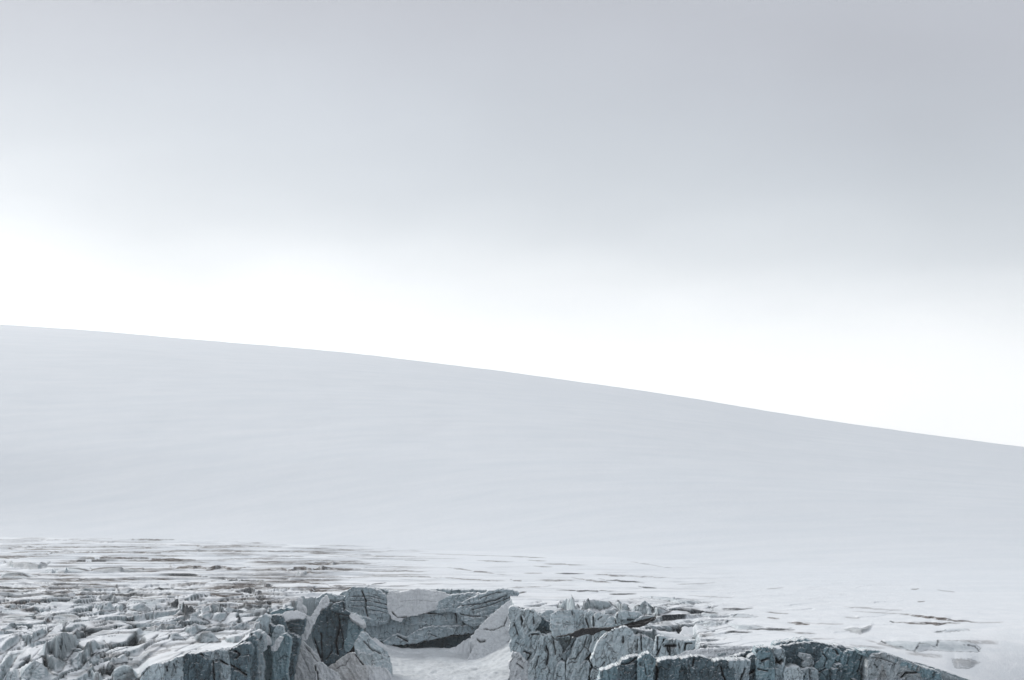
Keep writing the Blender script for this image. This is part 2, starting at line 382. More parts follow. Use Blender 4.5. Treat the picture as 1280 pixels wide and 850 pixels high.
def stamp(b, fid=None, dirt=0.0, silt=0.0, ice=0.0, seed=0):
    """write a bank into the plain grid; colour its face"""
    ci = np.searchsorted(cols, [b['u'][0]-2, b['u'][-1]+2]); ri = np.searchsorted(rows_d, [b['y'].min()-12, b['y'].max()+3.2*b['L']])
    sl = (slice(ri[0], ri[1]), slice(ci[0], ci[1]))
    if ri[1]-ri[0] < 1 or ci[1]-ci[0] < 1: return
    ug = UU[sl]; y = Y[sl]; x = X[sl]
    H[sl] += bank_val(b, ug, y)
    if fid is None: return
    yf = np.interp(ug, b['u'], b['y']); A = np.interp(ug, b['u'], b['A'], left=0, right=0); t = y-yf
    s0 = (ug-b['u'][0])/(b['u'][-1]-b['u'][0]); env = np.sin(np.pi*np.clip(s0, 0, 1))**0.6
    nn = fbm(ug/14+seed*3.7, y/9, 501, 3); n2 = gnoise(ug/4+seed, y/5, 502)
    m = sst(-5.0, -0.5, t)*(1-sst(b['w']*1.0, b['w']*1.5+4.5, t))*env*np.clip(1.35+0.9*nn+0.5*n2, 0, 1.5)
    m = np.clip(m, 0, 1)
    DIRT[sl] = np.maximum(DIRT[sl], m*dirt); SILT[sl] = np.maximum(SILT[sl], m*silt); ICE[sl] = np.maximum(ICE[sl], m*ice)
    q = (m > 0.22) & (m > OWNM[sl]); OWN[sl] = np.where(q, fid, OWN[sl]); OWNM[sl] = np.where(q, m, OWNM[sl])

# ------------------------------------------------------------------ the snow hill behind
SK = [(-700,380),(-200,395),(0,405.5),(115,412.5),(240,424),(380,436),(500,448),(640,465.5),(765,484),(890,502),(990,520),(1090,534),(1280,560),(1480,580),(2000,596)]
su = np.array([s[0] for s in SK], float); sv = np.array([s[1] for s in SK], float)
hu = np.linspace(-700, 2000, 540)
svi = np.interp(hu, su, sv)
kern = np.hanning(65); kern /= kern.sum(); svi = np.convolve(np.pad(svi, 32, mode='reflect', reflect_type='odd'), kern, 'valid'); kern2 = np.hanning(121); kern2 /= kern2.sum()
hd = np.concatenate([np.linspace(1150, 4500, 420), np.linspace(4510, 5600, 90), np.linspace(5650, 12000, 40)])
HU, HD = np.meshgrid(hu, hd)
ft = np.convolve(np.pad(np.interp(hu, [-700, 0, 400, 800, 1280, 2000], [2250, 2250, 1950, 1600, 1350, 1300]), 60, mode='edge'), kern2, 'valid'); foot = np.broadcast_to(ft[None, :], HU.shape)
crest = 5000.0
s = np.clip((HD-foot)/(crest-foot), 0, 1.0)
shape = 0.62*s**1.35 + 0.38*(s*s*(3-2*s))
knee = 0.90
# round the top off, then fall away behind
def prof(s):
    lift_ = 1-(1-s)**1.75
    return lift_*sst(-0.10, 0.16, s)*0.999
sh = prof(s)
over = np.clip((HD-4700)/1500, 0, 5)
zr = CAMZ + 4700*(VH - svi)/F
HZ = sh*zr[None, :]*1.05 - zr[None, :]*0.10*over**2
el = (HZ-CAMZ)/HD
mxe = el.max(0); want = (VH-svi)/F
for it in range(4):
    sc = (want*4700+CAMZ)/(mxe*4700+CAMZ); HZ = HZ*sc[None, :]
    mxe = ((HZ-CAMZ)/HD).max(0)
HX = (HU-640)/F*HD
HZ = HZ + sst(0.0, 0.25, s)*(2.2*fbm(HX/500, HD/700, 201, 3) + 0.5*fbm(HX/60, HD/90, 205, 3))*(1-sst(0.75, 0.95, s)) - 1.0*(1-sst(0, 0.02, s)) - 0.3
HZ = np.maximum(HZ, -60)
hill = mesh_np('snow_hill', np.stack([HX, HD, HZ], -1).reshape(-1, 3), grid_quads(*HX.shape), M['hill'])
tagit(hill, 'smooth snow covered hill sloping down from left to right under the sky', kind='structure')
# land beyond and around, below everything
g = 13500.0
gx = np.linspace(-g, g, 30); gy = np.linspace(-g, g, 30); GX, GY = np.meshgrid(gx, gy)
lower = mesh_np('ground', np.stack([GX, GY, -45+0*GX], -1).reshape(-1, 3), grid_quads(30, 30), M['hill'])
tagit(lower, 'snow covered lowland reaching beyond the glacier', kind='structure')

# ------------------------------------------------------------------ slabs of ice: traced outline, real distance, lean and thickness
def T(k, *p):     # points read in the 7.725x enlargement of tile k -> photo pixels
    return [(160*k + a/7.725, 740 + b/7.725) for a, b in p]
def Qd(k, *p):    # points read in the 4x enlargement k
    return [(320*k + a/4.0, 650 + b/4.0) for a, b in p]
def poly_dist(P, A, B):
    best = np.full(len(P), 1e9); near = P.copy()
    for a, b in zip(A, B):
        ab = b-a; L2 = max((ab*ab).sum(), 1e-9)
        t = np.clip(((P-a) @ ab)/L2, 0, 1); c = a + t[:, None]*ab
        d = ((P-c)**2).sum(1); m = d < best; best = np.where(m, d, best); near[m] = c[m]
    return np.sqrt(best), near
def inside_poly(P, A):
    B = np.roll(A, -1, 0); ins = np.zeros(len(P), bool)
    for a, b in zip(A, B):
        if a[1] == b[1]: continue
        c = ((a[1] > P[:, 1]) != (b[1] > P[:, 1])) & (P[:, 0] < (b[0]-a[0])*(P[:, 1]-a[1])/(b[1]-a[1]) + a[0])
        ins ^= c
    return ins
SEED = [0]
def slab(name, outline, d, mat='mid', parent=None, lean=78, bulge=1.2, rnd_px=6, thick=(5, 0), cracks=(), res=None,
         fac=(9, 14, 20, 0.8), rough=0.22, jag=1.1, auto=0.5, slope=(0.0, 0.0), seed=None, grow=1.2, auto_d=False, rimw=1.35, turn=0.20, flute=0.4):
    """one solid piece of ice. d: distance of its highest point; lean: face angle from level; fac: facet size x, y (px), angle, depth m"""
    grow = grow + (1.2 if (parent is not None and grow == 1.2) else 0); SEED[0] += 1; sd_ = SEED[0] if seed is None else seed
    O = np.array(outline, float)
    if O[:, 1].max() >= 847 and lean > 30:      # runs below the view: carry it down to the floor of the basin
        foot_v = VH + (CAMZ-FLOORZ+1.5)/(d-14)*F
        O[:, 1] = np.where(O[:, 1] >= 843, np.maximum(O[:, 1], foot_v), O[:, 1])
    size = max(np.ptp(O[:, 0]), np.ptp(O[:, 1]))
    # resample and roughen the outline (Chaikin once, then jag)
    Pn = np.roll(O, -1, 0); O = np.stack([O*0.9+Pn*0.1, O*0.1+Pn*0.9], 1).reshape(-1, 2)
    out = []
    for a, b in zip(O, np.roll(O, -1, 0)):
        n = max(1, int(np.hypot(*(b-a))/1.6))
        for i in range(n): out.append(a + (b-a)*i/n)
    O = np.array(out)
    tg = np.roll(O, -1, 0)-np.roll(O, 1, 0); nn = np.stack([tg[:, 1], -tg[:, 0]], 1); nn /= np.maximum(np.hypot(nn[:, 0], nn[:, 1])[:, None], 1e-6)
    sg = np.sign((O[:, 0]*np.roll(O[:, 1], -1)-np.roll(O[:, 0], -1)*O[:, 1]).sum()); O = O + nn*sg*grow
    j = jag*min(1, size/25)
    O = O + j*np.stack([fbm(O[:, 0]/4+sd_*3.1, O[:, 1]/4, 301, 3, 0.7), fbm(O[:, 0]/4, O[:, 1]/4+sd_*1.7, 302, 3, 0.7)], 1)
    if res is None: res = 0.75
    res = min(res, max(0.3, np.ptp(O[:, 1])/7))
    x0, y0 = O.min(0)-res; x1, y1 = O.max(0)+res
    gx = np.arange(x0, x1+res, res); gy = np.arange(y0, y1+res, res)
    GX, GY = np.meshgrid(gx, gy); P = np.stack([GX.ravel(), GY.ravel()], 1)
    B = np.roll(O, -1, 0)
    dist, near = poly_dist(P, O, B); ins = inside_poly(P, O)
    ok = (ins | (dist < res*0.72)).reshape(GX.shape)
    P = np.where(ins[:, None], P, near); tpx = np.where(ins, dist, 0.0)
    qm = ok[:-1, :-1] & ok[:-1, 1:] & ok[1:, 1:] & ok[1:, :-1]
    anyin = ins.reshape(GX.shape); qm &= (anyin[:-1, :-1] | anyin[:-1, 1:] | anyin[1:, 1:] | anyin[1:, :-1])
    idx = np.arange(len(P)).reshape(GX.shape)
    Q = np.stack([idx[:-1, :-1][qm], idx[1:, :-1][qm], idx[1:, 1:][qm], idx[:-1, 1:][qm]], 1)
    if len(Q) < 2: return None
    used = np.unique(Q); rm = -np.ones(len(P), int); rm[used] = np.arange(len(used)); Q = rm[Q]; P = P[used]; tpx = tpx[used]; nearv = near[used][:, 1]
    # face plane
    vtop = O[:, 1].min(); uc = 0.5*(O[:, 0].min()+O[:, 0].max())
    rnd_px = 1.6; bulge = min(0.35, bulge*0.2)
    if auto_d in (1, 2): d = min(d, edge_d(O[:, 0].min(), O[:, 0].max()) - 6 - (11 if auto_d == 1 else 0))
    if auto_d == 3: d = min(d, edge_d(O[:, 0].min(), O[:, 0].max()) - 3)
    rx0, rz0 = ray(uc, vtop); p0 = np.array([rx0*d, d, CAMZ+rz0*d])
    la = R(lean)
    sx = slope[0] + turn*(2*((sd_*0.6180339) % 1)-1)
    n = np.array([sx, -math.sin(la), math.cos(la)]); n /= np.linalg.norm(n)
    rx, rz = ray(P[:, 0], P[:, 1]); D = np.stack([rx, np.ones_like(rx), rz], 1)
    tt = ((p0 - np.array([0, 0, CAMZ])) @ n) / (D @ n)
    W = np.array([0, 0, CAMZ]) + D*tt[:, None]
    ppm = F/d                                   # pixels per metre
    r = 1-np.minimum(tpx/rnd_px, 1)
    disp = bulge*np.sqrt(np.clip(1-r*r, 0, 1))
    edgef = np.minimum(tpx/1.5, 1)
    uu, vv = P[:, 0], P[:, 1]
    wu = uu + 1.6*gnoise(uu/14, vv/14, sd_*7+1) + 0.5*gnoise(uu/3, vv/3, sd_*7+8); wv = vv + 1.6*gnoise(uu/14, vv/14, sd_*7+2) + 0.5*gnoise(uu/3, vv/3, sd_*7+9)
    aa = R(fac[2]); ru = wu*math.cos(aa)+wv*math.sin(aa); rv = -wu*math.sin(aa)+wv*math.cos(aa)
    silt = np.zeros(len(P))
    if fac[3] > 0:
        f1, e1 = facets(ru/fac[0], rv/fac[1], sd_*11+3, 1.0, 0.8)
        f2, e2 = facets(ru/(fac[0]*0.42), rv/(fac[1]*0.42), sd_*11+7, 0.8, 0.7)
        disp = disp + edgef*fac[3]*(f1 + 0.38*f2)
        if auto > 0:
            c1 = (1-sst(0.0, 0.08, e1))*sst(0.0, 0.3, gnoise(uu/16, vv/16, sd_*7+5))
            c2 = (1-sst(0.0, 0.11, e2))*sst(0.15, 0.4, gnoise(uu/9, vv/9, sd_*7+6))
            disp = disp - edgef*auto*(0.9*c1+0.45*c2); silt = np.maximum(silt, auto*(0.9*c1+0.6*c2))
    disp = disp + edgef*rough*fbm(uu/3.2, vv/3.2, sd_*5, 3)*(1.3)
    if flute > 0: disp = disp + edgef*flute*(ridged(ru/5.5, rv/24, sd_*5+50, 3)-0.8)*min(1, size/30)
    for c in cracks:
        pts_, wpx, dep = c[0], c[1]*1.45, c[2]*1.4
        A = np.array(pts_, float)
        # wander a little between traced points
        q = []
        for a, b in zip(A[:-1], A[1:]):
            nseg = max(1, int(np.hypot(*(b-a))/3))
            for i in range(nseg): q.append(a+(b-a)*i/nseg)
        q.append(A[-1]); q = np.array(q)
        q = q + 0.45*np.stack([gnoise(q[:, 1]/4, q[:, 0]/4, 5+sd_), gnoise(q[:, 0]/4, q[:, 1]/4, 6+sd_)], 1)
        dc, _ = poly_dist(P, q[:-1], q[1:])
        wl = wpx*(0.75+0.5*gnoise(uu/5, vv/5, 9+sd_))
        g_ = np.exp(-(dc/np.maximum(wl, 0.3))**2)
        disp = disp - dep*g_; silt = np.maximum(silt, np.clip(g_*1.15, 0, 1)*min(1, dep))  # each groove also gets its shade painted in
    W = W + disp[:, None]*n
    rim_ = np.clip((1-sst(0.5, rimw, tpx))*sst(0.70, 0.92, (vv-nearv)/np.maximum(tpx, 0.4))*(0.35+2.2*gnoise(uu/7, vv/7, sd_+55)), 0, 1) if rimw > 0 else 0*uu
    # sides and back
    e = np.concatenate([Q[:, [0, 1]], Q[:, [1, 2]], Q[:, [2, 3]], Q[:, [3, 0]]])
    key = np.sort(e, 1); _, inv, cnt = np.unique(key[:, 0]*(len(P)+1)+key[:, 1], return_inverse=True, return_counts=True)
    be = e[cnt[inv] == 1]
    bv = np.unique(be); m2 = {int(b): i+len(W) for i, b in enumerate(bv)}
    back = W[bv] + np.array([0, thick[0], -thick[1]])
    cen = back.mean(0, keepdims=True); V = np.concatenate([W, back, cen]); ci = len(V)-1
    sq = np.array([[b_, a_, m2[int(a_)], m2[int(b_)]] for a_, b_ in be])
    tr = np.array([[m2[int(b_)], m2[int(a_)], ci] for a_, b_ in be])[:, [1, 0, 2]]
    tr = tr[:, ::-1]
    silt = np.concatenate([silt*(1-0.8*rim_), np.full(len(bv)+1, 0.1)]); rim_ = np.concatenate([rim_, np.zeros(len(bv)+1)])
    o = mesh_np(name, V, np.concatenate([Q, sq]), M[mat], dict(silt=silt, rim=rim_), T=tr)
    if parent is not None: o.parent = parent
    return o
def thing(name, label, cat, u, v, d, group=None):
    """Empty for a thing; its parts keep world coordinates"""
    o = bpy.data.objects.new(name, None); COL.objects.link(o); o.empty_display_size = 3
    tagit(o, label, cat, group); return o
def settle(root):
    """move the Empty to the base centre of its parts without moving them"""
    bpy.context.view_layer.update()
    pts_ = []
    for c in root.children:
        n = len(c.data.vertices); a = np.empty(n*3, np.float32); c.data.vertices.foreach_get('co', a); pts_.append(a.reshape(-1, 3))
    a = np.concatenate(pts_); base = np.array([(a[:, 0].min()+a[:, 0].max())/2, (a[:, 1].min()+a[:, 1].max())/2, a[:, 2].min()])
    for c in root.children:
        co = np.empty(len(c.data.vertices)*3, np.float32); c.data.vertices.foreach_get('co', co)
        co = co.reshape(-1, 3)-base.astype(np.float32); c.data.vertices.foreach_set('co', co.ravel()); c.data.update()
    root.location = base
def recentre(o):
    n = len(o.data.vertices); a = np.empty(n*3, np.float32); o.data.vertices.foreach_get('co', a); a = a.reshape(-1, 3)
    base = np.array([(a[:, 0].min()+a[:, 0].max())/2, (a[:, 1].min()+a[:, 1].max())/2, a[:, 2].min()], np.float32)
    o.data.vertices.foreach_set('co', (a-base).ravel()); o.data.update(); o.location = base.tolist()

exec_parts = True
# ================================================================== BOWL WALL (far, middle of the picture)
w1 = thing('ice_wall', 'tall grey layered ice wall curving round the back of the snow bowl', 'ice wall', 540, 818, 1100)
D0 = 1118
slab('ice_wall_face', [(425,744),(440,738),(470,738),(500,742),(540,739),(600,740),(640,746),(640,775),(600,790),(592,800),(565,812),(540,818),(500,818),(470,806),(440,790),(425,770)], D0+4, 'mid', w1, 80, 0.5, 6, (10, 0), rough=0.2)
slab('ice_buttress', [(440,736),(460,736),(474,740),(483,748),(487,758),(487,768),(482,778),(470,781),(455,780),(445,772),(432,762),(430,748)], D0-6, 'mid', w1, 74, 2.5, 10, (8, 0),
     cracks=[([(452,738),(457,750),(457,760),(459,770)],0.8,1.4), ([(440,746),(460,745),(480,750)],0.4,0.7), ([(438,751),(462,751),(484,756)],0.4,0.7), ([(440,758),(465,757),(486,762)],0.4,0.6), ([(462,762),(474,764),(485,767)],0.4,0.6), ([(460,741),(475,746)],0.4,0.6)], fac=(14,4,4,0.6))
slab('snow_apron', [(486,741),(500,743),(520,738),(545,741),(562,746),(560,752),(545,760),(520,767),(505,770),(500,775),(492,772),(487,764)], D0-5, 'snow', w1, 62, 1.2, 6, (6, 0),
     cracks=[([(490,765),(497,772),(508,771)],0.6,1.0), ([(500,752),(520,750),(545,752)],0.4,0.3)], fac=(20,5,3,0.5), auto=0.15)
slab('ice_shelf', [(456,782),(470,780),(487,773),(494,776),(506,773),(520,769),(540,765),(568,762),(574,770),(590,776),(600,779),(596,786),(570,789),(540,795),(512,800),(498,794),(485,800),(474,800),(462,792)], D0-8, 'mid', w1, 78, 2.0, 7, (8, 0),
     cracks=[([(520,768),(533,766),(545,767),(556,763),(568,762)],0.8,1.2), ([(568,764),(571,771),(571,778)],0.7,1.4), ([(512,798),(520,790),(528,787),(535,783)],0.6,1.2), ([(574,769),(585,772),(598,771)],0.5,0.8), ([(569,785),(578,783),(584,781)],0.6,0.8)], fac=(22,10,-14,0.7))
slab('ice_shelf', [(545,765),(549,754),(562,746),(590,743),(600,744),(588,750),(576,757),(571,764),(560,763)], D0-7, 'mid', w1, 66, 1.5, 5, (6, 0), fac=(9,5,-20,0.6))
slab('ice_wedge', [(572,764),(580,755),(592,748),(612,741),(628,738),(648,742),(640,750),(628,757),(616,768),(604,778),(592,782),(580,775)], D0-14, 'mid', w1, 68, 2.6, 8, (8, 0),
     cracks=[([(578,757),(600,755),(618,750),(634,744)],0.7,1.2), ([(590,762),(608,758),(624,752),(640,746)],0.5,0.9), ([(575,767),(588,770),(600,770)],0.6,0.9), ([(600,748),(615,742),(626,740)],0.5,0.9)], fac=(20,4,-16,0.6))
slab('ice_lip', [(480,804),(490,797),(497,794.5),(508,799),(520,791),(535,785),(548,785),(570,784),(595,785),(594,788.5),(570,791),(545,796.5),(520,802),(500,804)], D0-14, 'mid', w1, 70, 2.0, 5, (8, 0),
     cracks=[([(538,793),(546,796)],0.5,0.8), ([(497,795),(509,801)],0.9,1.5)], fac=(20,7,-12,0.5))
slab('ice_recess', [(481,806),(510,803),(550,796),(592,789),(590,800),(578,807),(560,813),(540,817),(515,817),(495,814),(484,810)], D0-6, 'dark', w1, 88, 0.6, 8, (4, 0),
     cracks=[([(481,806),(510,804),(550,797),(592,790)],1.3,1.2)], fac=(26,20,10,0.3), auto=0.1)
settle(w1)
# snow floor rim and spur
rim = slab('snow_bank', [(468,797),(478,806),(486,811),(500,815),(520,816.5),(540,817),(558,813.5),(572,808),(582,800.5),(588,798),(593,799),(594,812),(560,824),(520,828),(480,824),(462,812)], D0-22, 'snow', None, 28, 1.0, 4, (3, 3), rough=0.12, fac=(20,8,0,0.25), auto=0)
tagit(rim, 'curved pale snow rim along the floor under the dark hollow', 'snow bank'); recentre(rim)
spur = slab('snow_spur', [(588,799),(600,784),(614,770),(630,757),(641,749),(646,752),(652,762),(655,780),(652,800),(656,825),(662,852),(600,856),(575,852),(585,825),(594,808)], 1085, 'snow', None, 46, 3.0, 14, (10, 6),
     cracks=[([(605,787),(618,787),(630,782),(634,772)],0.7,0.7), ([(596,798),(600,802),(606,801)],1.0,0.8), ([(638,800),(634,804),(640,808)],0.8,0.7)], fac=(24,16,-50,0.7), auto=0.1, rough=0.3)
tagit(spur, 'steep spur of old snow running down right of the dark hollow', 'snow spur'); recentre(spur)

# ================================================================== SERACS (middle left)
s1 = thing('serac', 'largest dark ice tower, wedge shaped and standing left of the snow bowl', 'ice tower', 420, 832, 1000)
slab('tower_face', T(2,(555,400),(580,310),(600,240),(625,180),(680,150),(740,190),(770,260),(780,340),(760,420),(750,480),(770,570),(730,640),(735,690),(690,710),(640,690),(620,600),(600,540),(565,470)), 1003, 'dark', s1, 82, 2.2, 9, (12, 0),
     cracks=[(T(2,(630,400),(640,680)),0.8,1.2), (T(2,(560,440),(600,560),(625,640)),0.9,1.4), (T(2,(680,650),(740,570)),0.5,0.8)], fac=(12,22,8,0.9))
slab('tower_face', T(2,(745,200),(800,205),(900,225),(905,330),(890,420),(860,500),(880,560),(830,640),(740,690),(735,640),(770,570),(752,480),(785,340)), 1000, 'dark', s1, 80, 2.6, 8, (12, 0),
     cracks=[(T(2,(800,220),(810,330),(770,480),(790,600)),1.0,1.8), (T(2,(820,350),(850,480),(830,560)),0.7,1.0)], fac=(9,24,5,0.9))
slab('tower_face', T(2,(905,225),(960,245),(1030,300),(1020,350),(980,430),(930,510),(880,565),(865,500),(900,420),(905,330)), 998, 'teal', s1, 76, 1.8, 7, (12, 0), fac=(12,12,40,0.8), auto=0.3)
slab('snow_edge', T(2,(905,228),(925,222),(1000,265),(1040,295),(1025,312),(960,262)), 995, 'snow', s1, 40, 0.6, 3, (6, 2), fac=(6,6,0,0.2), auto=0)
slab('tower_top', T(2,(745,185),(735,150),(770,120),(845,100),(850,180),(905,215),(830,210)), 997, 'dark', s1, 60, 1.5, 5, (8, 3), cracks=[(T(2,(745,195),(830,215),(900,222)),1.0,1.2), (T(2,(840,110),(850,180)),0.7,0.9)])
slab('tower_top', T(2,(590,120),(600,70),(650,30),(700,30),(850,55),(860,90),(700,95),(690,140),(620,140)), 1004, 'mid', s1, 62, 1.6, 6, (8, 3), cracks=[(T(2,(700,85),(780,100),(850,85)),0.9,1.1)])
slab('tower_foot', T(2,(860,520),(930,510),(940,560),(900,600),(800,680),(730,700),(800,640)), 999, 'black', s1, 80, 0.8, 4, (8, 0))
settle(s1)
s2 = thing('serac', 'box shaped blue grey ice block with a snowy top beside the pale snow fin', 'ice block', 365, 800, 930)
slab('block_face', T(2,(245,265),(330,240),(460,235),(468,290),(440,390),(400,445),(330,440),(275,370),(248,320)), 942, 'dark', s2, 84, 1.8, 5, (9, 0), cracks=[(T(2,(250,330),(330,345),(450,335)),0.5,0.5)], fac=(20,8,6,0.6), auto=0.3)
slab('snow_cap', T(2,(240,262),(262,222),(325,198),(400,202),(462,222),(465,240),(400,238),(330,244),(262,270)), 942, 'snow', s2, 30, 0.9, 3, (7, 1), fac=(10,5,0,0.2), auto=0)
slab('block_side', T(2,(150,210),(210,190),(280,175),(330,165),(320,200),(255,225),(240,300),(225,330),(200,250)), 946, 'teal', s2, 80, 1.5, 5, (9, 0))
settle(s2)
fin = slab('snow_fin', T(2,(468,240),(515,262),(560,200),(605,140),(640,65),(670,45),(695,75),(690,125),(625,160),(590,220),(565,280),(525,340),(505,400),(480,462),(425,455),(440,385),(470,290)), 950, 'snow', None, 72, 2.0, 5, (5, 0), fac=(9,14,-30,0.6), auto=0.2)
tagit(fin, 'narrow pale snow fin leaning between the ice block and the dark ice tower', 'snow fin'); recentre(fin)
fin2 = slab('snow_fin', T(2,(398,190),(410,70),(430,60),(435,130),(470,160),(478,205),(440,215)), 960, 'snow', None, 74, 1.0, 3, (4, 0), fac=(9,14,-30,0.4), auto=0.1)
tagit(fin2, 'thin upright white ice blade behind the snowy topped block', 'ice blade'); recentre(fin2)
PIL = [
 ('tall rounded ice column with a snow rim round its head, left of the box block', 'teal', 905, T(2,(-5,850),(25,700),(30,560),(25,480),(50,440),(90,432),(125,470),(135,560),(155,640),(160,760),(155,850)), T(2,(22,490),(40,440),(80,425),(115,445),(135,500),(120,500),(100,462),(60,458),(35,505))),
 ('ice column with a jagged dark notch at its top, under the box block', 'teal', 898, T(2,(165,850),(172,720),(180,600),(215,520),(250,450),(275,415),(310,440),(325,500),(300,620),(290,740),(285,850)), T(2,(150,548),(180,540),(200,480),(240,440),(235,460),(205,520),(185,560))),
 ('short pale ice column at the left end of the row of columns', 'pale', 915, T(2,(-10,440),(0,320),(40,255),(90,232),(120,245),(95,330),(100,425),(60,435),(20,470)), None),
 ('dark blue ice column half hidden between two paler columns', 'dark', 920, T(2,(85,340),(130,330),(180,345),(172,450),(160,520),(130,510),(115,440),(90,420)), None),
 ('slender pale ice pillar leaning towards the box block', 'pale', 912, T(2,(150,530),(165,450),(185,370),(220,335),(245,350),(250,410),(215,480),(190,540)), None),
 ('low ice column cut off by the bottom of the view beside the black fissure', 'mid', 890, T(2,(-75,860),(-70,720),(-40,620),(0,585),(40,610),(60,680),(60,780),(50,860)), None),
]
for lab, mt, d, o1, cap in PIL:
    t = thing('ice_column', lab, 'ice column', 340, 850, d, 'ice columns beside the black fissure')
    slab('column_shaft', o1, d, mt, t, 84, 3.0, 8, (6, 0), fac=(7,24,4,0.7), auto=0.4)
    if cap: slab('snow_cap', cap, d-3.5, 'snow', t, 60, 0.5, 2, (3, 0), fac=(6,6,0,0.15), auto=0)
    settle(t)
bk = slab('ice_wall', T(2,(-90,420),(0,300),(60,240),(250,230),(300,400),(420,440),(395,600),(370,700),(330,860),(-90,860)), 932, 'dark', None, 84, 0.8, 6, (8, 0))
tagit(bk, 'shadowy dark ice wall behind the row of ice columns', 'ice wall'); recentre(bk)
for lab, mt, d, o1, lean, cr_ in [
  ('steep streaked snow cone below the pale snow fin', 'snow', 962, T(2,(400,450),(450,475),(520,540),(590,620),(630,690),(640,770),(660,860),(320,860),(340,740),(380,640),(392,540)), 62, [(T(2,(470,520),(540,600),(600,680)),0.5,0.5),(T(2,(420,560),(480,680),(520,780)),0.5,0.3)]),
  ('white snow block with a blue slot at the bottom of the view', 'snow', 940, T(2,(555,705),(600,688),(650,690),(700,740),(790,790),(840,860),(580,860),(585,780)), 55, [(T(2,(570,710),(575,750)),1.0,1.2),(T(2,(590,760),(600,850)),1.0,1.0)]),
  ('brownish dusty snow cone at the foot of the large dark ice tower', 'firn', 952, T(2,(690,735),(770,690),(850,630),(890,598),(950,590),(1000,650),(1060,730),(1130,800),(1150,860),(830,860),(780,770)), 58, [(T(2,(930,540),(970,620),(1030,700)),1.0,1.0),(T(2,(780,740),(860,700),(900,640)),0.6,0.5)]),
  ('blue tinted ice slope right of the large dark ice tower', 'pale', 975, T(2,(950,510),(1000,430),(1035,380),(1090,430),(1160,500),(1270,590),(1300,700),(1290,790),(1180,800),(1080,720),(1010,650),(985,580)), 56, [(T(2,(1040,480),(1120,560),(1200,590)),1.0,0.6)]),
  ('crumbled snow bank at the lower left edge of the bowl floor', 'snow', 948, T(2,(1040,710),(1120,730),(1236,740),(1300,790),(1330,860),(1120,860),(1090,790)), 40, [])]:
    o = slab('snow_cone' if mt != 'pale' else 'ice_slope', o1, d, mt, None, lean, 3.0, 12, (8, 4), cracks=cr_, fac=(8,22,-28,0.9), auto=0.2, rough=0.35)
    tagit(o, lab, 'snow cone' if 'cone' in lab else ('ice slope' if mt == 'pale' else 'snow bank')); recentre(o)

# ================================================================== LEFT CLIFF (under the snow edge)
c1 = thing('ice_cliff', 'dark ice cliff split by black cracks under the snow edge at lower left', 'ice cliff', 250, 850, 770)
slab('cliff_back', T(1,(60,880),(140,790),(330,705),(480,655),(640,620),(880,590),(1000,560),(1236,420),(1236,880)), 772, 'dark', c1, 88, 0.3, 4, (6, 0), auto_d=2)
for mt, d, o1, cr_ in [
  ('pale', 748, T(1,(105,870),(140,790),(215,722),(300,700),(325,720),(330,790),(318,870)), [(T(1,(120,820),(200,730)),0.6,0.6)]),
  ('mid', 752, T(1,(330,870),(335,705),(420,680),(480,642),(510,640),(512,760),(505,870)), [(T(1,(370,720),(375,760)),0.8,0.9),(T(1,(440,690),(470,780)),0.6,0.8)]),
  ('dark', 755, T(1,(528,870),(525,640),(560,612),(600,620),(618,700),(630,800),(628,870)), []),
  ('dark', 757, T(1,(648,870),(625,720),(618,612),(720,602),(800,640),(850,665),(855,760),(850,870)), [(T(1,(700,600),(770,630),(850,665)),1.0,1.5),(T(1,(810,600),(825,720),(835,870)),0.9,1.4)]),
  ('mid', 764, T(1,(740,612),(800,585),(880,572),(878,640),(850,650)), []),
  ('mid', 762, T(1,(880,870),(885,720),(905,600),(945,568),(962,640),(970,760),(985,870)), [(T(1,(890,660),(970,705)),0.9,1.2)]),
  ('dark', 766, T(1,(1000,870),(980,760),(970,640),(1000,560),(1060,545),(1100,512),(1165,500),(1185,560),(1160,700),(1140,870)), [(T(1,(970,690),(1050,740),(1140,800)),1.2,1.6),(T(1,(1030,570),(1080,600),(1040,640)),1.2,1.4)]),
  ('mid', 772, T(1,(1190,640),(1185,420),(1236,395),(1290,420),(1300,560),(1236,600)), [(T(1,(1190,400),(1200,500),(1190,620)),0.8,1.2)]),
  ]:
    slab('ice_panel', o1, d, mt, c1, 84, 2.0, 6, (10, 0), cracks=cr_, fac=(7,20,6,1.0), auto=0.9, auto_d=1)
settle(c1)
fis = slab('ice_fissure', T(1,(1135,870),(1160,720),(1185,640),(1240,600),(1220,720),(1205,870)), 768, 'black', None, 86, 0.3, 3, (5, 0))  # black slab carrying the shade of the open gap in its colour
tagit(fis, 'black open fissure between the lower left cliff and the row of ice columns', 'fissure'); recentre(fis)

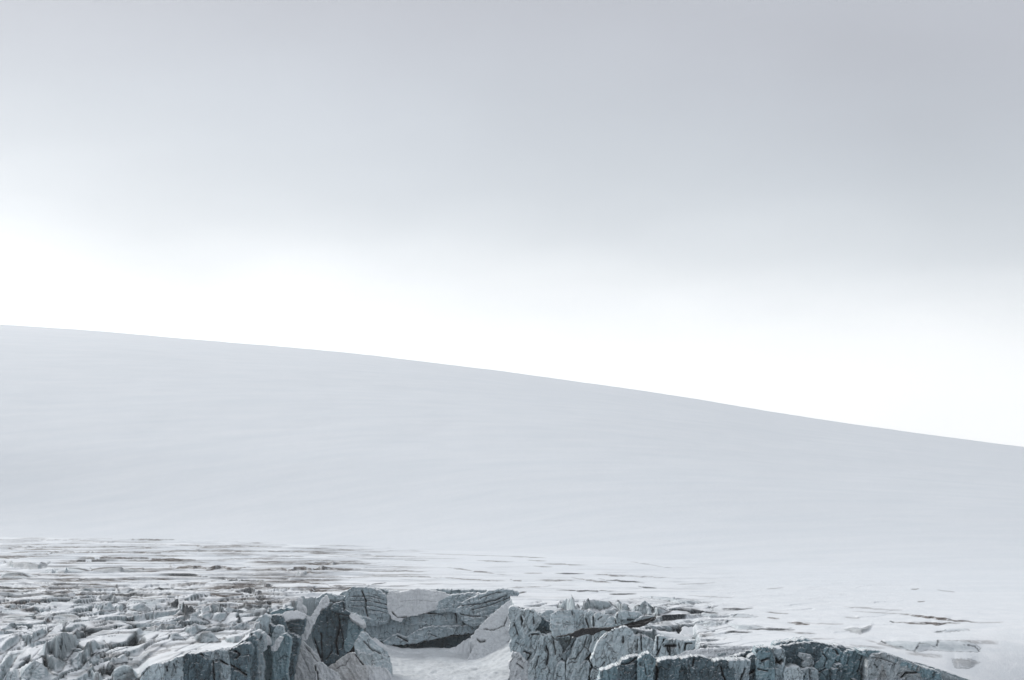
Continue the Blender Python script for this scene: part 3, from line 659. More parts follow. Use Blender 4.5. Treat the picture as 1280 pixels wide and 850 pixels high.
# ================================================================== RIGHT WALL (tile 4/5)
w2 = thing('ice_wall', 'cracked ice wall of leaning columns under a row of blue grey blocks', 'ice wall', 740, 850, 900)
slab('wall_back', T(4,(25,150),(200,200),(420,350),(560,420),(860,360),(1090,360),(1236,410),(1500,470),(1500,640),(1300,700),(1000,800),(700,900),(60,900),(45,620)), 912, 'dark', w2, 86, 0.4, 4, (3, 0), auto_d=0)
LOW = [
 ('pale', 925, T(4,(-5,150),(60,170),(110,185),(150,200),(120,330),(90,470),(60,580),(18,590),(-14,520),(16,450),(-22,370),(8,300),(-18,230)), [(T(4,(90,230),(110,360)),1.2,1.0),(T(4,(20,300),(60,420)),0.6,0.8)]),
 ('pale', 922, T(4,(110,190),(200,185),(270,260),(230,340),(200,380),(180,420),(120,440),(90,400),(130,290)), [(T(4,(205,240),(210,300)),0.8,1.0)]),
 ('pale', 918, T(4,(60,590),(90,480),(140,430),(190,405),(265,400),(265,500),(230,580),(190,650),(150,685),(100,640)), [(T(4,(120,570),(180,600),(140,670)),1.0,1.0),(T(4,(190,410),(260,405)),1.0,1.0)]),
 ('snow', 912, T(4,(-70,870),(-40,800),(-5,760),(-20,690),(25,650),(5,600),(60,600),(100,650),(150,690),(180,740),(200,860)), [(T(4,(50,690),(110,740)),0.8,0.6)]),
 ('pale', 908, T(4,(190,870),(170,760),(200,680),(250,600),(270,490),(290,430),(380,430),(430,445),(460,520),(475,610),(430,690),(390,760),(350,870)), [(T(4,(330,520),(350,600),(330,700)),1.2,0.8),(T(4,(400,470),(420,600)),0.8,0.7),(T(4,(220,740),(260,620)),0.6,0.7)]),
 ('pale', 912, T(4,(440,440),(545,425),(520,540),(488,605),(465,520)), []),
 ('mid', 906, T(4,(500,620),(560,530),(610,460),(640,450),(600,550),(570,640),(530,690)), [(T(4,(560,560),(600,470)),0.5,0.7)]),
 ('pale', 903, T(4,(548,870),(540,780),(545,690),(590,610),(625,500),(650,445),(720,410),(770,400),(790,440),(780,530),(730,600),(660,680),(600,760),(570,870)), [(T(4,(720,430),(700,520),(610,650)),0.5,0.8),(T(4,(620,640),(560,650)),0.6,0.6)]),
 ('pale', 905, T(4,(800,440),(800,400),(850,372),(925,382),(890,440),(840,510),(790,560),(760,580),(790,500)), []),
 ('pale', 900, T(4,(810,595),(835,520),(890,450),(960,395),(1050,358),(1100,352),(1140,375),(1160,420),(1200,440),(1250,430),(1330,460),(1370,500),(1390,570),(1370,620),(1240,640),(1130,660),(1000,710),(890,750),(810,722),(775,660)), [(T(4,(1075,435),(1072,490)),1.0,1.2),(T(4,(1215,460),(1205,560)),0.8,1.0),(T(4,(800,720),(850,740),(890,680)),0.6,0.8),(T(4,(1245,400),(1250,560)),0.7,1.0)]),
 ('pale', 893, T(4,(615,870),(640,760),(680,700),(725,672),(740,700),(730,760),(690,870)), []),
 ('pale', 896, T(4,(375,870),(400,800),(440,730),(490,680),(500,760),(510,870)), [(T(4,(385,830),(420,730)),1.2,1.0)]),
 ('pale', 890, T(4,(700,870),(740,800),(790,750),(800,770),(860,780),(760,830)), []),
]
for mt, d, o1, cr_ in LOW:
    slab('ice_column', o1, d-12, mt, w2, 80, 3.4, 8, (10, 0), cracks=cr_, fac=(5.5,20,22,1.1), auto=0.95, auto_d=2)
# panels in tile 5
slab('ice_panel', T(5,(150,615),(165,500),(175,440),(235,440),(225,500),(170,600)), 834, 'pale', w2, 84, 0.8, 4, (6, 0), cracks=[(T(5,(172,440),(168,560)),0.8,1.2),(T(5,(235,460),(200,550),(160,605)),1.2,1.5)], fac=(10,12,0,0.4))
slab('ice_panel', T(5,(205,640),(215,560),(240,480),(360,478),(440,490),(545,485),(500,540),(430,590),(350,632)), 833, 'pale', w2, 84, 0.8, 4, (6, 0),
     cracks=[(T(5,(240,515),(290,520),(335,515)),1.8,1.8), (T(5,(285,520),(290,570),(285,630)),1.0,1.5), (T(5,(262,520),(275,580)),1.2,1.4),(T(5,(440,500),(430,560)),1.1,1.4),(T(5,(450,495),(500,495)),0.8,0.8),(T(5,(375,490),(380,540)),0.7,0.7)], fac=(12,12,0,0.4))
UP = [
 ('pale', 930, T(4,(405,210),(440,200),(560,185),(700,188),(712,240),(725,300),(742,345),(650,345),(600,370),(560,412),(430,430),(400,400),(385,320),(395,250)), [(T(4,(580,190),(585,220)),0.8,0.8),(T(4,(600,200),(605,340)),0.4,0.4),(T(4,(430,300),(560,315),(700,300)),0.4,0.4)]),
 ('pale', 932, T(4,(200,390),(240,340),(290,270),(300,220),(340,188),(390,190),(408,215),(390,270),(330,310),(280,370)), []),
 ('snow', 926, T(4,(275,388),(290,340),(312,300),(350,335),(390,382)), []),
 ('snow', 927, T(4,(190,392),(225,370),(262,368),(262,395)), []),
 ('pale', 950, T(4,(440,110),(470,70),(560,52),(615,60),(640,120),(635,180),(540,180),(480,160)), [(T(4,(600,50),(630,90),(640,175)),1.0,1.4),(T(4,(443,45),(447,80)),0.9,1.0)]),
 ('pale', 948, T(4,(668,178),(670,130),(700,80),(740,62),(830,75),(930,80),(975,125),(930,150),(860,170),(820,155),(760,152)), [(T(4,(670,175),(685,100),(735,68)),0.9,1.3),(T(4,(820,150),(850,185),(870,165)),1.2,1.3)]),
 ('pale', 931, T(4,(715,290),(712,220),(760,195),(780,210),(790,330),(748,348)), [(T(4,(712,260),(740,340),(785,400)),0.9,1.2)]),
 ('pale', 929, T(4,(785,335),(785,240),(830,215),(900,228),(960,235),(930,280),(880,330),(830,348)), [(T(4,(785,220),(785,320)),0.9,1.2),(T(4,(830,260),(870,240)),0.6,0.8)]),
 ('pale', 927, T(4,(885,335),(930,280),(970,245),(1000,290),(1045,330),(960,342)), []),
 ('pale', 926, T(4,(1008,300),(1010,258),(1060,252),(1130,262),(1172,322),(1045,332)), [(T(4,(995,250),(1005,300)),0.9,1.2)]),
 ('pale', 935, T(4,(860,185),(910,160),(970,152),(1020,185),(1005,210),(900,228),(850,205)), []),
 ('pale', 934, T(4,(1022,235),(1025,208),(1100,198),(1236,208),(1250,255),(1170,272),(1120,255)), [(T(4,(1018,190),(1020,240)),0.8,1.0),(T(4,(1120,262),(1180,268),(1236,250)),1.0,1.2)]),
 ('pale', 944, T(4,(980,125),(985,110),(1060,105),(1140,110),(1145,190),(1050,188),(1020,160)), [(T(4,(1048,120),(1045,180)),0.9,1.0),(T(4,(1120,120),(1135,185)),0.9,1.0)]),
 ('pale', 942, T(4,(1150,190),(1150,120),(1236,128),(1340,135),(1360,200),(1340,225),(1236,205)), [(T(4,(1190,140),(1200,195)),0.9,1.2)]),
 ('pale', 926, T(4,(1178,312),(1210,275),(1260,250),(1330,240),(1356,248),(1300,290),(1240,320)), []),
 ('pale', 940, T(5,(128,225),(120,140),(200,155),(262,182),(300,185),(230,210)), [(T(5,(120,140),(128,225)),1.0,1.4)]),
]
FIN_UP = []
for mt, d, o1, cr_ in UP:
    if max(p[1] for p in o1) < 772:
        FIN_UP.append((mt, o1, cr_)); continue
    slab('ice_block', o1, d-6, mt, w2, 66, 1.8, 5, (12, 1), cracks=cr_, fac=(12,9,-8,0.7), auto=0.3, auto_d=3)
slab('shadow_gap', T(4,(420,432),(560,410),(660,360),(760,350),(900,345),(1060,335),(1236,320),(1300,292),(1390,240),(1395,262),(1300,310),(1236,338),(1090,355),(930,378),(860,372),(790,410),(700,410),(640,440),(560,425),(440,442)), 888, 'black', w2, 84, 0.2, 3, (3, 0), fac=(8,8,0,0.2), grow=0, rimw=0, auto_d=3)  # black strip, the shade between blocks and columns put into colour
settle(w2)

# ================================================================== FRONT RIGHT CLIFF
c2 = thing('ice_cliff', 'long dark blue ice cliff below the snow edge at lower right', 'ice cliff', 950, 850, 730)
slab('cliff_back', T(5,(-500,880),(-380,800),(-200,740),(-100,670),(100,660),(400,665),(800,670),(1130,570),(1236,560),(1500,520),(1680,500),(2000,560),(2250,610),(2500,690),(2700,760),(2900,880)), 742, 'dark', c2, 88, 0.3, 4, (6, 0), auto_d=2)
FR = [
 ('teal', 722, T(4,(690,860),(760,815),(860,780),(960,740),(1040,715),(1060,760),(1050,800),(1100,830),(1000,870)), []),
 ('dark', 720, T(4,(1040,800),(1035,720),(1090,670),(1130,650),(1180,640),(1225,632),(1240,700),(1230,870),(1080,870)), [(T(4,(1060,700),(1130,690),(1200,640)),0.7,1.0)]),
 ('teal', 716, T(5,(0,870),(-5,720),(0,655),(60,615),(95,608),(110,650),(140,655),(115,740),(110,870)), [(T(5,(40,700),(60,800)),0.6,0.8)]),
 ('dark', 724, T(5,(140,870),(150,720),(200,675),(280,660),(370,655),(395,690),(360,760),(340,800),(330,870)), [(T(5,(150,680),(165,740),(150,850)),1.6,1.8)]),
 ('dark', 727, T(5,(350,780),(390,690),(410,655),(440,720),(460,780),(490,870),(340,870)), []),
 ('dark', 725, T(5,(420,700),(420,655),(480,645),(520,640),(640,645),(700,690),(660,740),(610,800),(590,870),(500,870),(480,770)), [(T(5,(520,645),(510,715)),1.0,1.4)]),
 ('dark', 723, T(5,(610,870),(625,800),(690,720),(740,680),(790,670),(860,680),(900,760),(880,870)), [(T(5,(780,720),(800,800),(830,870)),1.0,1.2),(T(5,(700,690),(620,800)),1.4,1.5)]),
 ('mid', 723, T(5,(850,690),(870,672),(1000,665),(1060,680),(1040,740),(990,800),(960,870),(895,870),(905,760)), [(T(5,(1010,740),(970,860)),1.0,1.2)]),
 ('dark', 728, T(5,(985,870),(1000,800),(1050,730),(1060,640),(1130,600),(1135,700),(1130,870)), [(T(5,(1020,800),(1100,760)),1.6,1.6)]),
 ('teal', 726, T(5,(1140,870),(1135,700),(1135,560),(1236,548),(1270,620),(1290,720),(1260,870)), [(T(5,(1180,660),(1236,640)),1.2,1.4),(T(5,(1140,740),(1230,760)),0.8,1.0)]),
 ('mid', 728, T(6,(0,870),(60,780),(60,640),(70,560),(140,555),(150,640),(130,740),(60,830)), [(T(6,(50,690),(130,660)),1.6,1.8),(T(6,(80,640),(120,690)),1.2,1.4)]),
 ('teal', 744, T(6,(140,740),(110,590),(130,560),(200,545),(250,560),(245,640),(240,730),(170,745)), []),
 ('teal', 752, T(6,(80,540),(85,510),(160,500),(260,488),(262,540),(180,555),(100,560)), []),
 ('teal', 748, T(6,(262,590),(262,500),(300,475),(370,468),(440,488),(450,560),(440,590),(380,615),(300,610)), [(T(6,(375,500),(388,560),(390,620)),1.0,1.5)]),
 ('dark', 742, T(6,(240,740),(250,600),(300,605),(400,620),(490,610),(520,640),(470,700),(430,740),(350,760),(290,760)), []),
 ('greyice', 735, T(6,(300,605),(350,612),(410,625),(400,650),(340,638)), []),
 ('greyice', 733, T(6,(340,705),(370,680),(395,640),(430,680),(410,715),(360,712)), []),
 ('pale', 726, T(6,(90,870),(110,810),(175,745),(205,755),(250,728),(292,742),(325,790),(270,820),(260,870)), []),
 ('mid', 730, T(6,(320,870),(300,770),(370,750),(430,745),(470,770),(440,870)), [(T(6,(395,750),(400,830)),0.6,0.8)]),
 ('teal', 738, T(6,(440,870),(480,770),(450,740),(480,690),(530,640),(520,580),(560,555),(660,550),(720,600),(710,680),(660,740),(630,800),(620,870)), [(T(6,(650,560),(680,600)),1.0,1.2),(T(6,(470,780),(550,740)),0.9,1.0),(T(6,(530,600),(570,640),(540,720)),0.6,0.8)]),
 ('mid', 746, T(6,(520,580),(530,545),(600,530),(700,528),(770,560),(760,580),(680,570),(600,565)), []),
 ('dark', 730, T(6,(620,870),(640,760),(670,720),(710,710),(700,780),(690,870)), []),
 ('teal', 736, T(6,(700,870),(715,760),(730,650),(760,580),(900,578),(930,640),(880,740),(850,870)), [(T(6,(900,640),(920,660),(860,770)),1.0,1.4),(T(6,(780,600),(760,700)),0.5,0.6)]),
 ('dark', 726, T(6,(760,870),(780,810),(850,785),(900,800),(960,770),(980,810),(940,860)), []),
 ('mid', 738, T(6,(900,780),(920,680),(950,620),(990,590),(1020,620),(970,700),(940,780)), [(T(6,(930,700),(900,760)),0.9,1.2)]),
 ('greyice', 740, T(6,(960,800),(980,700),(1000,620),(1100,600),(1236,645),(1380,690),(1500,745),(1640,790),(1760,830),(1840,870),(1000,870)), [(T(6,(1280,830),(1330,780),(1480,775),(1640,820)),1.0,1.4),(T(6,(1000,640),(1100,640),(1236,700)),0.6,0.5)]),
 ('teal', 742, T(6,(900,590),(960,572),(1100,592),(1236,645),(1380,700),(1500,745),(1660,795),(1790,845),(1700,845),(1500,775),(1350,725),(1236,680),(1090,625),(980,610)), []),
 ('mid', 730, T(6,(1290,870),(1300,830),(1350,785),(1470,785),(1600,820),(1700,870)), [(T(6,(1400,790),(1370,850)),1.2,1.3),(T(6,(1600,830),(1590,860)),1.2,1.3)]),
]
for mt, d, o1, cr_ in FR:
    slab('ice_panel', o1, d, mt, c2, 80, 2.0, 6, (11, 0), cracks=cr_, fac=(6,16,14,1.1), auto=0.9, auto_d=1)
settle(c2)
led = slab('snow_ledge', T(5,(150,655),(240,640),(340,625),(440,580),(560,560),(700,555),(900,535),(1060,530),(1236,530),(1236,545),(1130,550),(1040,600),(900,645),(800,655),(650,645),(520,640),(420,650),(340,648),(200,668)), 752, 'snow', None, 34, 1.2, 5, (8, 2),
     cracks=[(T(5,(640,640),(800,655),(930,640),(1060,600)),0.6,0.8),(T(5,(600,575),(760,580),(1040,540)),0.5,0.5),(T(5,(880,610),(1100,570)),0.5,0.5)], fac=(24,5,-6,0.4), auto=0.1)
tagit(led, 'long streaked snow ledge capping the dark cliff at lower right', 'snow ledge'); recentre(led)

# ================================================================== LEFT ICEFIELD: fins and blocks that stand proud of the plain
FIN = [
 ('pale', T(0,(-10,565),(60,480),(130,430),(205,420),(190,480),(100,548),(0,605)), []),
 ('pale', T(0,(60,598),(150,572),(240,560),(210,600),(80,610)), []),
 ('mid', T(0,(370,605),(420,520),(520,440),(600,390),(650,370),(700,360),(770,380),(782,430),(770,500),(700,580),(640,660),(590,690),(560,640),(500,590),(430,640)), [(T(0,(600,420),(590,500),(565,600)),1.0,1.2),(T(0,(620,500),(650,580)),1.0,1.4),(T(0,(770,420),(765,510),(680,600)),0.8,1.2),(T(0,(650,420),(690,500)),0.6,0.9)]),
 ('pale', T(0,(240,850),(240,730),(270,680),(330,650),(400,680),(450,720),(500,790),(560,810),(640,830),(640,880),(240,880)), [(T(0,(320,760),(400,680)),0.6,0.8)]),
 ('mid', T(0,(-10,880),(-10,700),(60,640),(120,600),(185,590),(140,660),(100,740),(40,860)), [(T(0,(20,760),(120,620)),0.7,1.0)]),
 ('pale', T(0,(50,880),(90,780),(130,740),(175,740),(200,880)), [(T(0,(100,840),(120,780)),0.6,0.8)]),
 ('pale', T(0,(690,690),(740,620),(800,560),(900,480),(1000,468),(1030,500),(950,570),(850,640),(780,740),(720,740)), []),
 ('pale', T(0,(780,745),(870,640),(970,580),(1015,590),(1000,640),(900,700),(830,750)), [(T(0,(770,740),(900,620),(1000,575)),1.0,1.3)]),
 ('pale', T(0,(1030,760),(1040,640),(1120,640),(1240,600),(1236,680),(1100,700),(1060,760)), []),
 ('teal', T(0,(1095,880),(1085,760),(1130,710),(1236,690),(1330,700),(1340,880)), [(T(0,(1130,820),(1220,780)),1.0,1.0)]),
 ('mid', T(0,(450,640),(530,590),(560,640),(640,680),(600,760),(560,780),(480,740)), []),
 ('pale', T(0,(700,880),(760,800),(840,770),(930,730),(1000,700),(1010,780),(1000,880)), [(T(0,(840,760),(900,810)),0.9,1.2),(T(0,(990,700),(1000,860)),1.0,1.4)]),
 ('pale', T(0,(930,150),(1000,55),(1022,80),(990,150),(960,172)), []),
 ('pale', T(0,(970,182),(1030,110),(1085,72),(1125,182)), []),
 ('pale', T(0,(1120,150),(1190,110),(1225,150),(1175,190)), []),
 ('brown', T(0,(425,290),(460,240),(512,240),(490,300)), []),
 ('greybrown', T(0,(565,300),(620,270),(645,290),(620,325)), []),
 ('pale', T(0,(190,420),(300,400),(440,335),(520,345),(440,420),(330,480),(280,480),(230,470)), [(T(0,(280,470),(350,420),(440,380)),0.7,0.8)]),
 ('mid', T(0,(0,355),(80,330),(130,305),(240,345),(130,350),(40,375)), []),
 ('pale', T(1,(10,172),(60,130),(110,100),(180,105),(242,160),(240,190),(100,185)), []),
 ('pale', T(1,(250,112),(300,108),(372,145),(290,162),(250,185)), []),
 ('pale', T(1,(650,135),(700,110),(780,103),(900,130),(1060,150),(1112,185),(900,192),(780,190),(700,215),(655,190)), []),
 ('pale', T(1,(540,235),(630,215),(720,255),(795,292),(770,302),(620,292)), []),
 ('pale', T(1,(700,235),(790,192),(832,200),(800,262),(730,262)), []),
 ('pale', T(1,(815,268),(850,202),(980,195),(935,262),(900,292)), []),
 ('mid', T(1,(955,345),(1030,290),(1060,240),(1110,208),(1132,280),(1070,292),(1000,352)), [(T(1,(960,350),(1020,270),(1090,220)),1.0,1.4)]),
 ('pale', T(1,(265,335),(300,310),(500,320),(545,332),(430,360),(280,362)), []),
 ('pale', T(1,(550,372),(560,322),(680,322),(805,332),(700,380),(610,432)), []),
 ('pale', T(1,(620,440),(700,392),(830,360),(870,400),(892,482),(700,492)), [(T(1,(720,490),(800,495),(890,485)),0.8,1.2),(T(1,(800,440),(870,435)),0.5,0.7)]),
 ('pale', T(1,(390,412),(470,382),(590,440),(560,462),(420,462)), []),
 ('pale', T(1,(1000,362),(1030,335),(1080,292),(1180,300),(1240,330),(1190,362)), []),
 ('pale', T(1,(925,442),(1100,400),(1122,430),(1060,492),(960,482)), []),
 ('black', T(1,(380,105),(430,60),(520,90),(640,130),(650,190),(560,220),(500,160),(400,140)), []),
 ('greybrown', T(1,(460,222),(520,160),(562,222)), []),
 ('brown', T(1,(1095,132),(1140,78),(1205,150),(1165,172)), []),
 ('greybrown', T(0,(960,60),(1000,20),(1170,25),(1180,90),(1100,110),(1060,60),(990,80)), []),
]
# ================================================================== HUMMOCKS AND DIRT BANDS ON THE PLAIN
def lens(u0, v0, u1, v1, th, n=26, k=0):
    L_ = math.hypot(u1-u0, v1-v0); a = np.linspace(0, 1, n)
    env = np.sin(np.pi*a)**1.1*(0.75+0.5*gnoise(a*L_/12+k*2.2, 0*a+k+3, 404))+0.02
    top = env*th*0.5*(1+0.7*gnoise(a*L_/9+k*3.3, 0*a+k, 401)) ; bot = env*th*0.5*(1+0.7*gnoise(a*L_/7+k*5.1, 0*a+k+9, 402))
    wob = 0.35*th*gnoise(a*L_/16+k, 0*a, 403)
    U = u0+(u1-u0)*a; Vv = v0+(v1-v0)*a + wob
    return list(zip(U, Vv-np.maximum(top, 0.05*th*env))) + list(zip(U[::-1][1:-1], (Vv+np.maximum(bot, 0.05*th*env))[::-1][1:-1]))
HUM = [ # top-level hummocks with labels
 ('greybrown', 'brown tinged ice hummock at the far left edge of the plain', Qd(0,(0,205),(60,182),(130,176),(200,190),(250,207),(240,240),(150,246),(60,236)), [(Qd(0,(120,178),(150,195),(190,200)),0.6,0.6),(Qd(0,(150,215),(200,212),(245,225)),0.6,0.7)]),
 ('pale', 'low grey ice lens right of the brown tinged hummock', Qd(0,(190,266),(240,246),(300,230),(370,226),(440,236),(450,256),(330,266)), [(Qd(0,(260,245),(350,250)),0.4,0.4)]),
 ('greybrown', 'dirty grey ice lens beside a brown streak, far left of the plain', Qd(0,(450,238),(500,226),(560,222),(640,226),(728,242),(700,257),(560,262),(460,258)), [(Qd(0,(480,240),(600,235),(700,250)),0.5,0.6)]),
 ('pale', 'rounded blue grey hummock below the brown tinged hummock', Qd(0,(0,278),(40,250),(90,245),(135,255),(205,280),(100,292),(20,290)), []),
 ('pale', 'row of grey ice blocks with four dark notches right of the bowl', T(5,(500,305),(560,285),(620,272),(745,272),(820,285),(845,278),(830,310),(752,332),(640,338),(600,322)), [(T(5,(740,278),(752,328)),0.9,1.2),(T(5,(765,300),(780,318),(790,280)),0.9,1.1),(T(5,(830,300),(848,278)),1.0,1.3),(T(5,(590,320),(680,290)),0.7,0.9)]),
 ('pale', 'smooth grey lens tapering right to a black crack', T(5,(830,305),(870,285),(920,288),(1100,320),(1210,345),(1050,366),(930,362),(870,335)), []),
 ('pale', 'small smooth oval hummock between two cracked ones', T(5,(325,275),(400,265),(480,266),(492,290),(440,312),(390,320),(340,300)), []),
 ('greybrown', 'cracked triangular hummock just right of the long black crack', T(5,(120,292),(160,275),(210,264),(270,280),(332,326),(240,325),(170,318)), [(T(5,(212,268),(215,300)),0.9,1.0),(T(5,(160,275),(180,310)),0.6,0.8)]),
 ('pale', 'flat pale hummock under the thin red brown streak', T(5,(545,215),(640,195),(700,190),(760,228),(880,215),(940,203),(1040,215),(1145,240),(1000,246),(760,240),(620,238)), [(T(5,(905,232),(950,205)),0.8,1.0),(T(5,(750,205),(790,235)),0.6,0.8),(T(5,(530,180),(620,195),(700,195)),0.5,0.9)]),
 ('pale', 'faint long hummock dotted with tiny dark holes', T(5,(0,40),(60,28),(150,35),(300,50),(440,68),(560,88),(680,102),(540,110),(430,120),(320,100),(180,72),(60,58)), [(T(5,(118,45),(120,60)),0.6,0.8),(T(5,(285,84),(292,92)),0.7,0.8),(T(5,(350,60),(362,80)),0.5,0.6)]),
 ('pale', 'large cracked ice patch above the right end of the dark cliff', Qd(3,(565,606),(640,602),(700,598),(760,604),(850,600),(1000,605),(1040,622),(1065,642),(1050,661),(900,657),(800,650),(740,662),(640,640)), [(Qd(3,(570,608),(590,618)),1.0,1.0),(Qd(3,(660,632),(700,650),(740,662)),0.7,0.9),(Qd(3,(735,655),(760,615)),0.9,1.3),(Qd(3,(850,602),(846,628)),1.2,1.4),(Qd(3,(755,620),(800,616),(840,640)),0.6,0.7),(Qd(3,(980,622),(985,626)),0.9,0.9),(Qd(3,(1000,625),(1035,632),(1056,655)),0.7,1.0)]),
 ('greybrown', 'grey diamond shaped ice patch alone in the snow at lower right', Qd(3,(920,692),(960,688),(1000,692),(1062,712),(1020,735),(1000,745),(930,738)), [(Qd(3,(940,700),(1010,705)),0.4,0.5)]),
 ('pale', 'small crescent ice patch above the large cracked one', Qd(3,(832,562),(860,548),(890,541),(990,542),(1005,551),(940,556),(870,562)), [(Qd(3,(835,560),(870,556),(890,548)),0.7,0.9)]),
 ('greybrown', 'pale brown cracked oval in the snow left of the long brown streaks', Qd(3,(380,545),(430,530),(520,526),(500,552),(465,570),(410,560)), [(Qd(3,(390,550),(460,565),(490,540)),0.4,0.5)]),
]
BIG = [ # long dirt bands that can be pointed to
 ('brown', 'uppermost long brown streak at the far left of the plain', Qd(0,(0,74),(520,71)), 2.0),
 ('brown', 'wide brown dirt band crossing the left of the plain, largest of them', Qd(0,(820,236),(1290,240)), 5.5),
 ('brown', 'long brown dirt band joined to the left end of the bowl snow', Qd(1,(0,243),(560,243)), 5.0),
 ('brown', 'thick dark streak above the two grey ice lenses', Qd(0,(385,190),(720,188)), 3.2),
 ('brown', 'dark streak right of the thick one, tapering to the right', Qd(0,(640,193),(1000,197)), 2.6),
 ('black', 'black slanting crevasse right of the dirty grey lens', Qd(0,(795,270),(1090,286)), 2.4),
 ('black', 'dark oval crevasse at the right end of the broken ice', Qd(0,(1150,348),(1330,356)), 6.0),
 ('brown', 'red brown streak ending above the left corner of the bowl', Qd(1,(140,300),(350,322)), 3.0),
 ('brown', 'long brown streak rising to the left at the lower right', Qd(3,(640,468),(1060,515)), 4.2),
 ('brown', 'broken brown streak just under the long right hand one', Qd(3,(620,513),(950,517)), 3.8),
 ('black', 'long black crack at the right end of the blue grey blocks', T(5,(105,238),(470,208)), 3.4),
 ('black', 'short black crack with a reddish rim in smooth snow', T(5,(790,162),(1075,160)), 2.4),
 ('black', 'black crack running right from the smooth grey lens', T(5,(1050,358),(1450,354)), 2.2),
 ('brown', 'small striped brown oval right of the black crack', Qd(3,(95,514),(200,520)), 5.0),
 ('black', 'black slit under the long snow bank of the broken ice', Qd(0,(240,372),(362,384)), 1.8),
]
def q4(k, a, b, c, d, th, m='brown'):
    return (k, a, b, c, d, th, m)
SM = [
 q4(0,600,95,900,96,1.2), q4(0,0,100,420,98,1.2,'greybrown'), q4(0,360,107,600,108,1.0,'greybrown'), q4(0,900,130,1300,133,1.6), q4(0,80,135,760,133,1.8),
 q4(0,0,140,330,138,1.8,'greybrown'), q4(0,350,160,900,161,2.2), q4(0,800,153,1300,158,2.0), q4(0,1000,172,1300,174,1.0,'greybrown'), q4(0,170,172,320,160,2.2),
 q4(0,380,207,570,207,1.8,'black'), q4(0,1060,268,1300,266,1.0,'greybrown'), q4(0,540,290,840,286,3.0,'greybrown'), q4(0,340,302,490,304,2.4), q4(0,1100,298,1300,302,2.4,'black'),
 q4(0,0,330,160,352,2.0,'black'), q4(0,0,356,120,362,1.6,'black'), q4(0,130,315,420,312,2.0,'greybrown'), q4(0,200,340,420,346,1.6,'greybrown'), q4(0,0,420,190,466,2.2), q4(0,0,405,120,425,1.6,'greybrown'),
 q4(0,590,330,600,355,1.6,'black'), q4(0,480,368,760,372,2.6,'black'), q4(0,780,345,870,340,2.0,'black'), q4(0,880,330,1060,308,2.4), q4(0,890,350,1000,344,1.6,'black'), q4(0,600,340,790,348,2.0,'greybrown'), q4(0,900,260,1200,262,1.0,'greybrown'),
 q4(1,0,133,130,134,0.8), q4(1,0,154,290,157,1.2), q4(1,310,147,560,150,0.9,'greybrown'), q4(1,340,172,850,186,1.0,'greybrown'), q4(1,740,199,850,202,1.2), q4(1,20,214,560,216,3.0),
 q4(1,0,268,350,266,4.0,'greybrown'), q4(1,560,258,850,255,1.4), q4(1,710,278,900,287,1.4), q4(1,555,322,640,316,1.8,'black'), q4(1,480,318,560,322,1.2,'greybrown'), q4(1,0,310,90,330,5.0), q4(1,360,325,480,345,4.0),
 q4(1,670,329,780,325,1.8,'greybrown'), q4(1,820,318,920,318,1.2,'greybrown'), q4(1,940,288,1210,304,1.4), q4(1,980,240,1220,272,1.0), q4(1,1120,203,1270,208,1.6), q4(1,870,170,1300,182,0.8,'greybrown'), q4(1,700,190,1000,194,0.7,'greybrown'),
 q4(1,80,180,240,184,0.8,'greybrown'), q4(1,560,226,680,230,0.8,'greybrown'), q4(1,0,400,60,420,3.0,'black'), q4(1,30,360,40,395,2.4,'black'),
 q4(2,0,182,150,189,1.0), q4(2,90,202,160,204,1.2), q4(2,120,232,190,235,1.4), q4(2,180,221,350,224,1.0), q4(2,70,265,140,266,1.0), q4(2,230,267,345,268,1.8,'black'), q4(2,430,272,590,280,2.2), q4(2,455,296,635,312,2.0,'black'),
 q4(2,590,282,770,287,2.4,'greybrown'), q4(2,130,300,290,300,2.0), q4(2,315,290,475,313,2.0), q4(2,0,336,170,332,1.4), q4(2,250,350,485,354,1.8,'black'), q4(2,640,333,708,338,1.6,'black'), q4(2,500,372,605,370,1.8,'black'),
 q4(2,0,372,60,362,1.4,'black'), q4(2,0,300,40,304,1.2), q4(2,610,168,700,172,0.7,'greybrown'), q4(2,740,178,812,180,2.0,'greybrown'), q4(2,920,162,970,166,1.4,'greybrown'), q4(2,610,212,780,238,0.7,'greybrown'), q4(2,880,200,930,198,0.8,'greybrown'),
 q4(2,840,322,990,316,0.8,'greybrown'), q4(2,900,378,1080,388,1.6,'greybrown'), q4(2,905,452,1010,466,1.6,'black'), q4(2,920,572,1000,573,1.2,'greybrown'), q4(2,1080,560,1180,562,1.0,'black'),
 q4(3,0,462,82,468,1.0), q4(3,0,490,42,494,1.0), q4(3,0,543,112,550,2.0,'black'), q4(3,60,556,215,568,0.9,'greybrown'), q4(3,140,566,216,568,1.0), q4(3,200,595,312,594,1.0,'greybrown'), q4(3,195,515,350,521,1.4,'greybrown'),
 q4(3,385,488,440,492,1.0,'greybrown'), q4(3,400,435,630,452,1.0,'greybrown'), q4(3,440,458,680,470,1.0,'greybrown'), q4(3,715,347,740,345,0.8), q4(3,850,352,915,360,0.7,'greybrown'), q4(3,748,410,770,408,0.7), q4(3,1040,513,1150,512,0.9,'greybrown'),
 q4(3,606,508,618,511,1.4,'black'), q4(3,500,605,640,640,1.2,'greybrown'), q4(3,420,628,560,640,1.0,'greybrown'), q4(3,700,668,840,682,1.2,'greybrown'), q4(3,300,640,420,636,1.0,'greybrown'),
 q4(3,0,345,60,340,0.7,'greybrown'), q4(3,970,605,1120,615,1.0,'greybrown'),
]
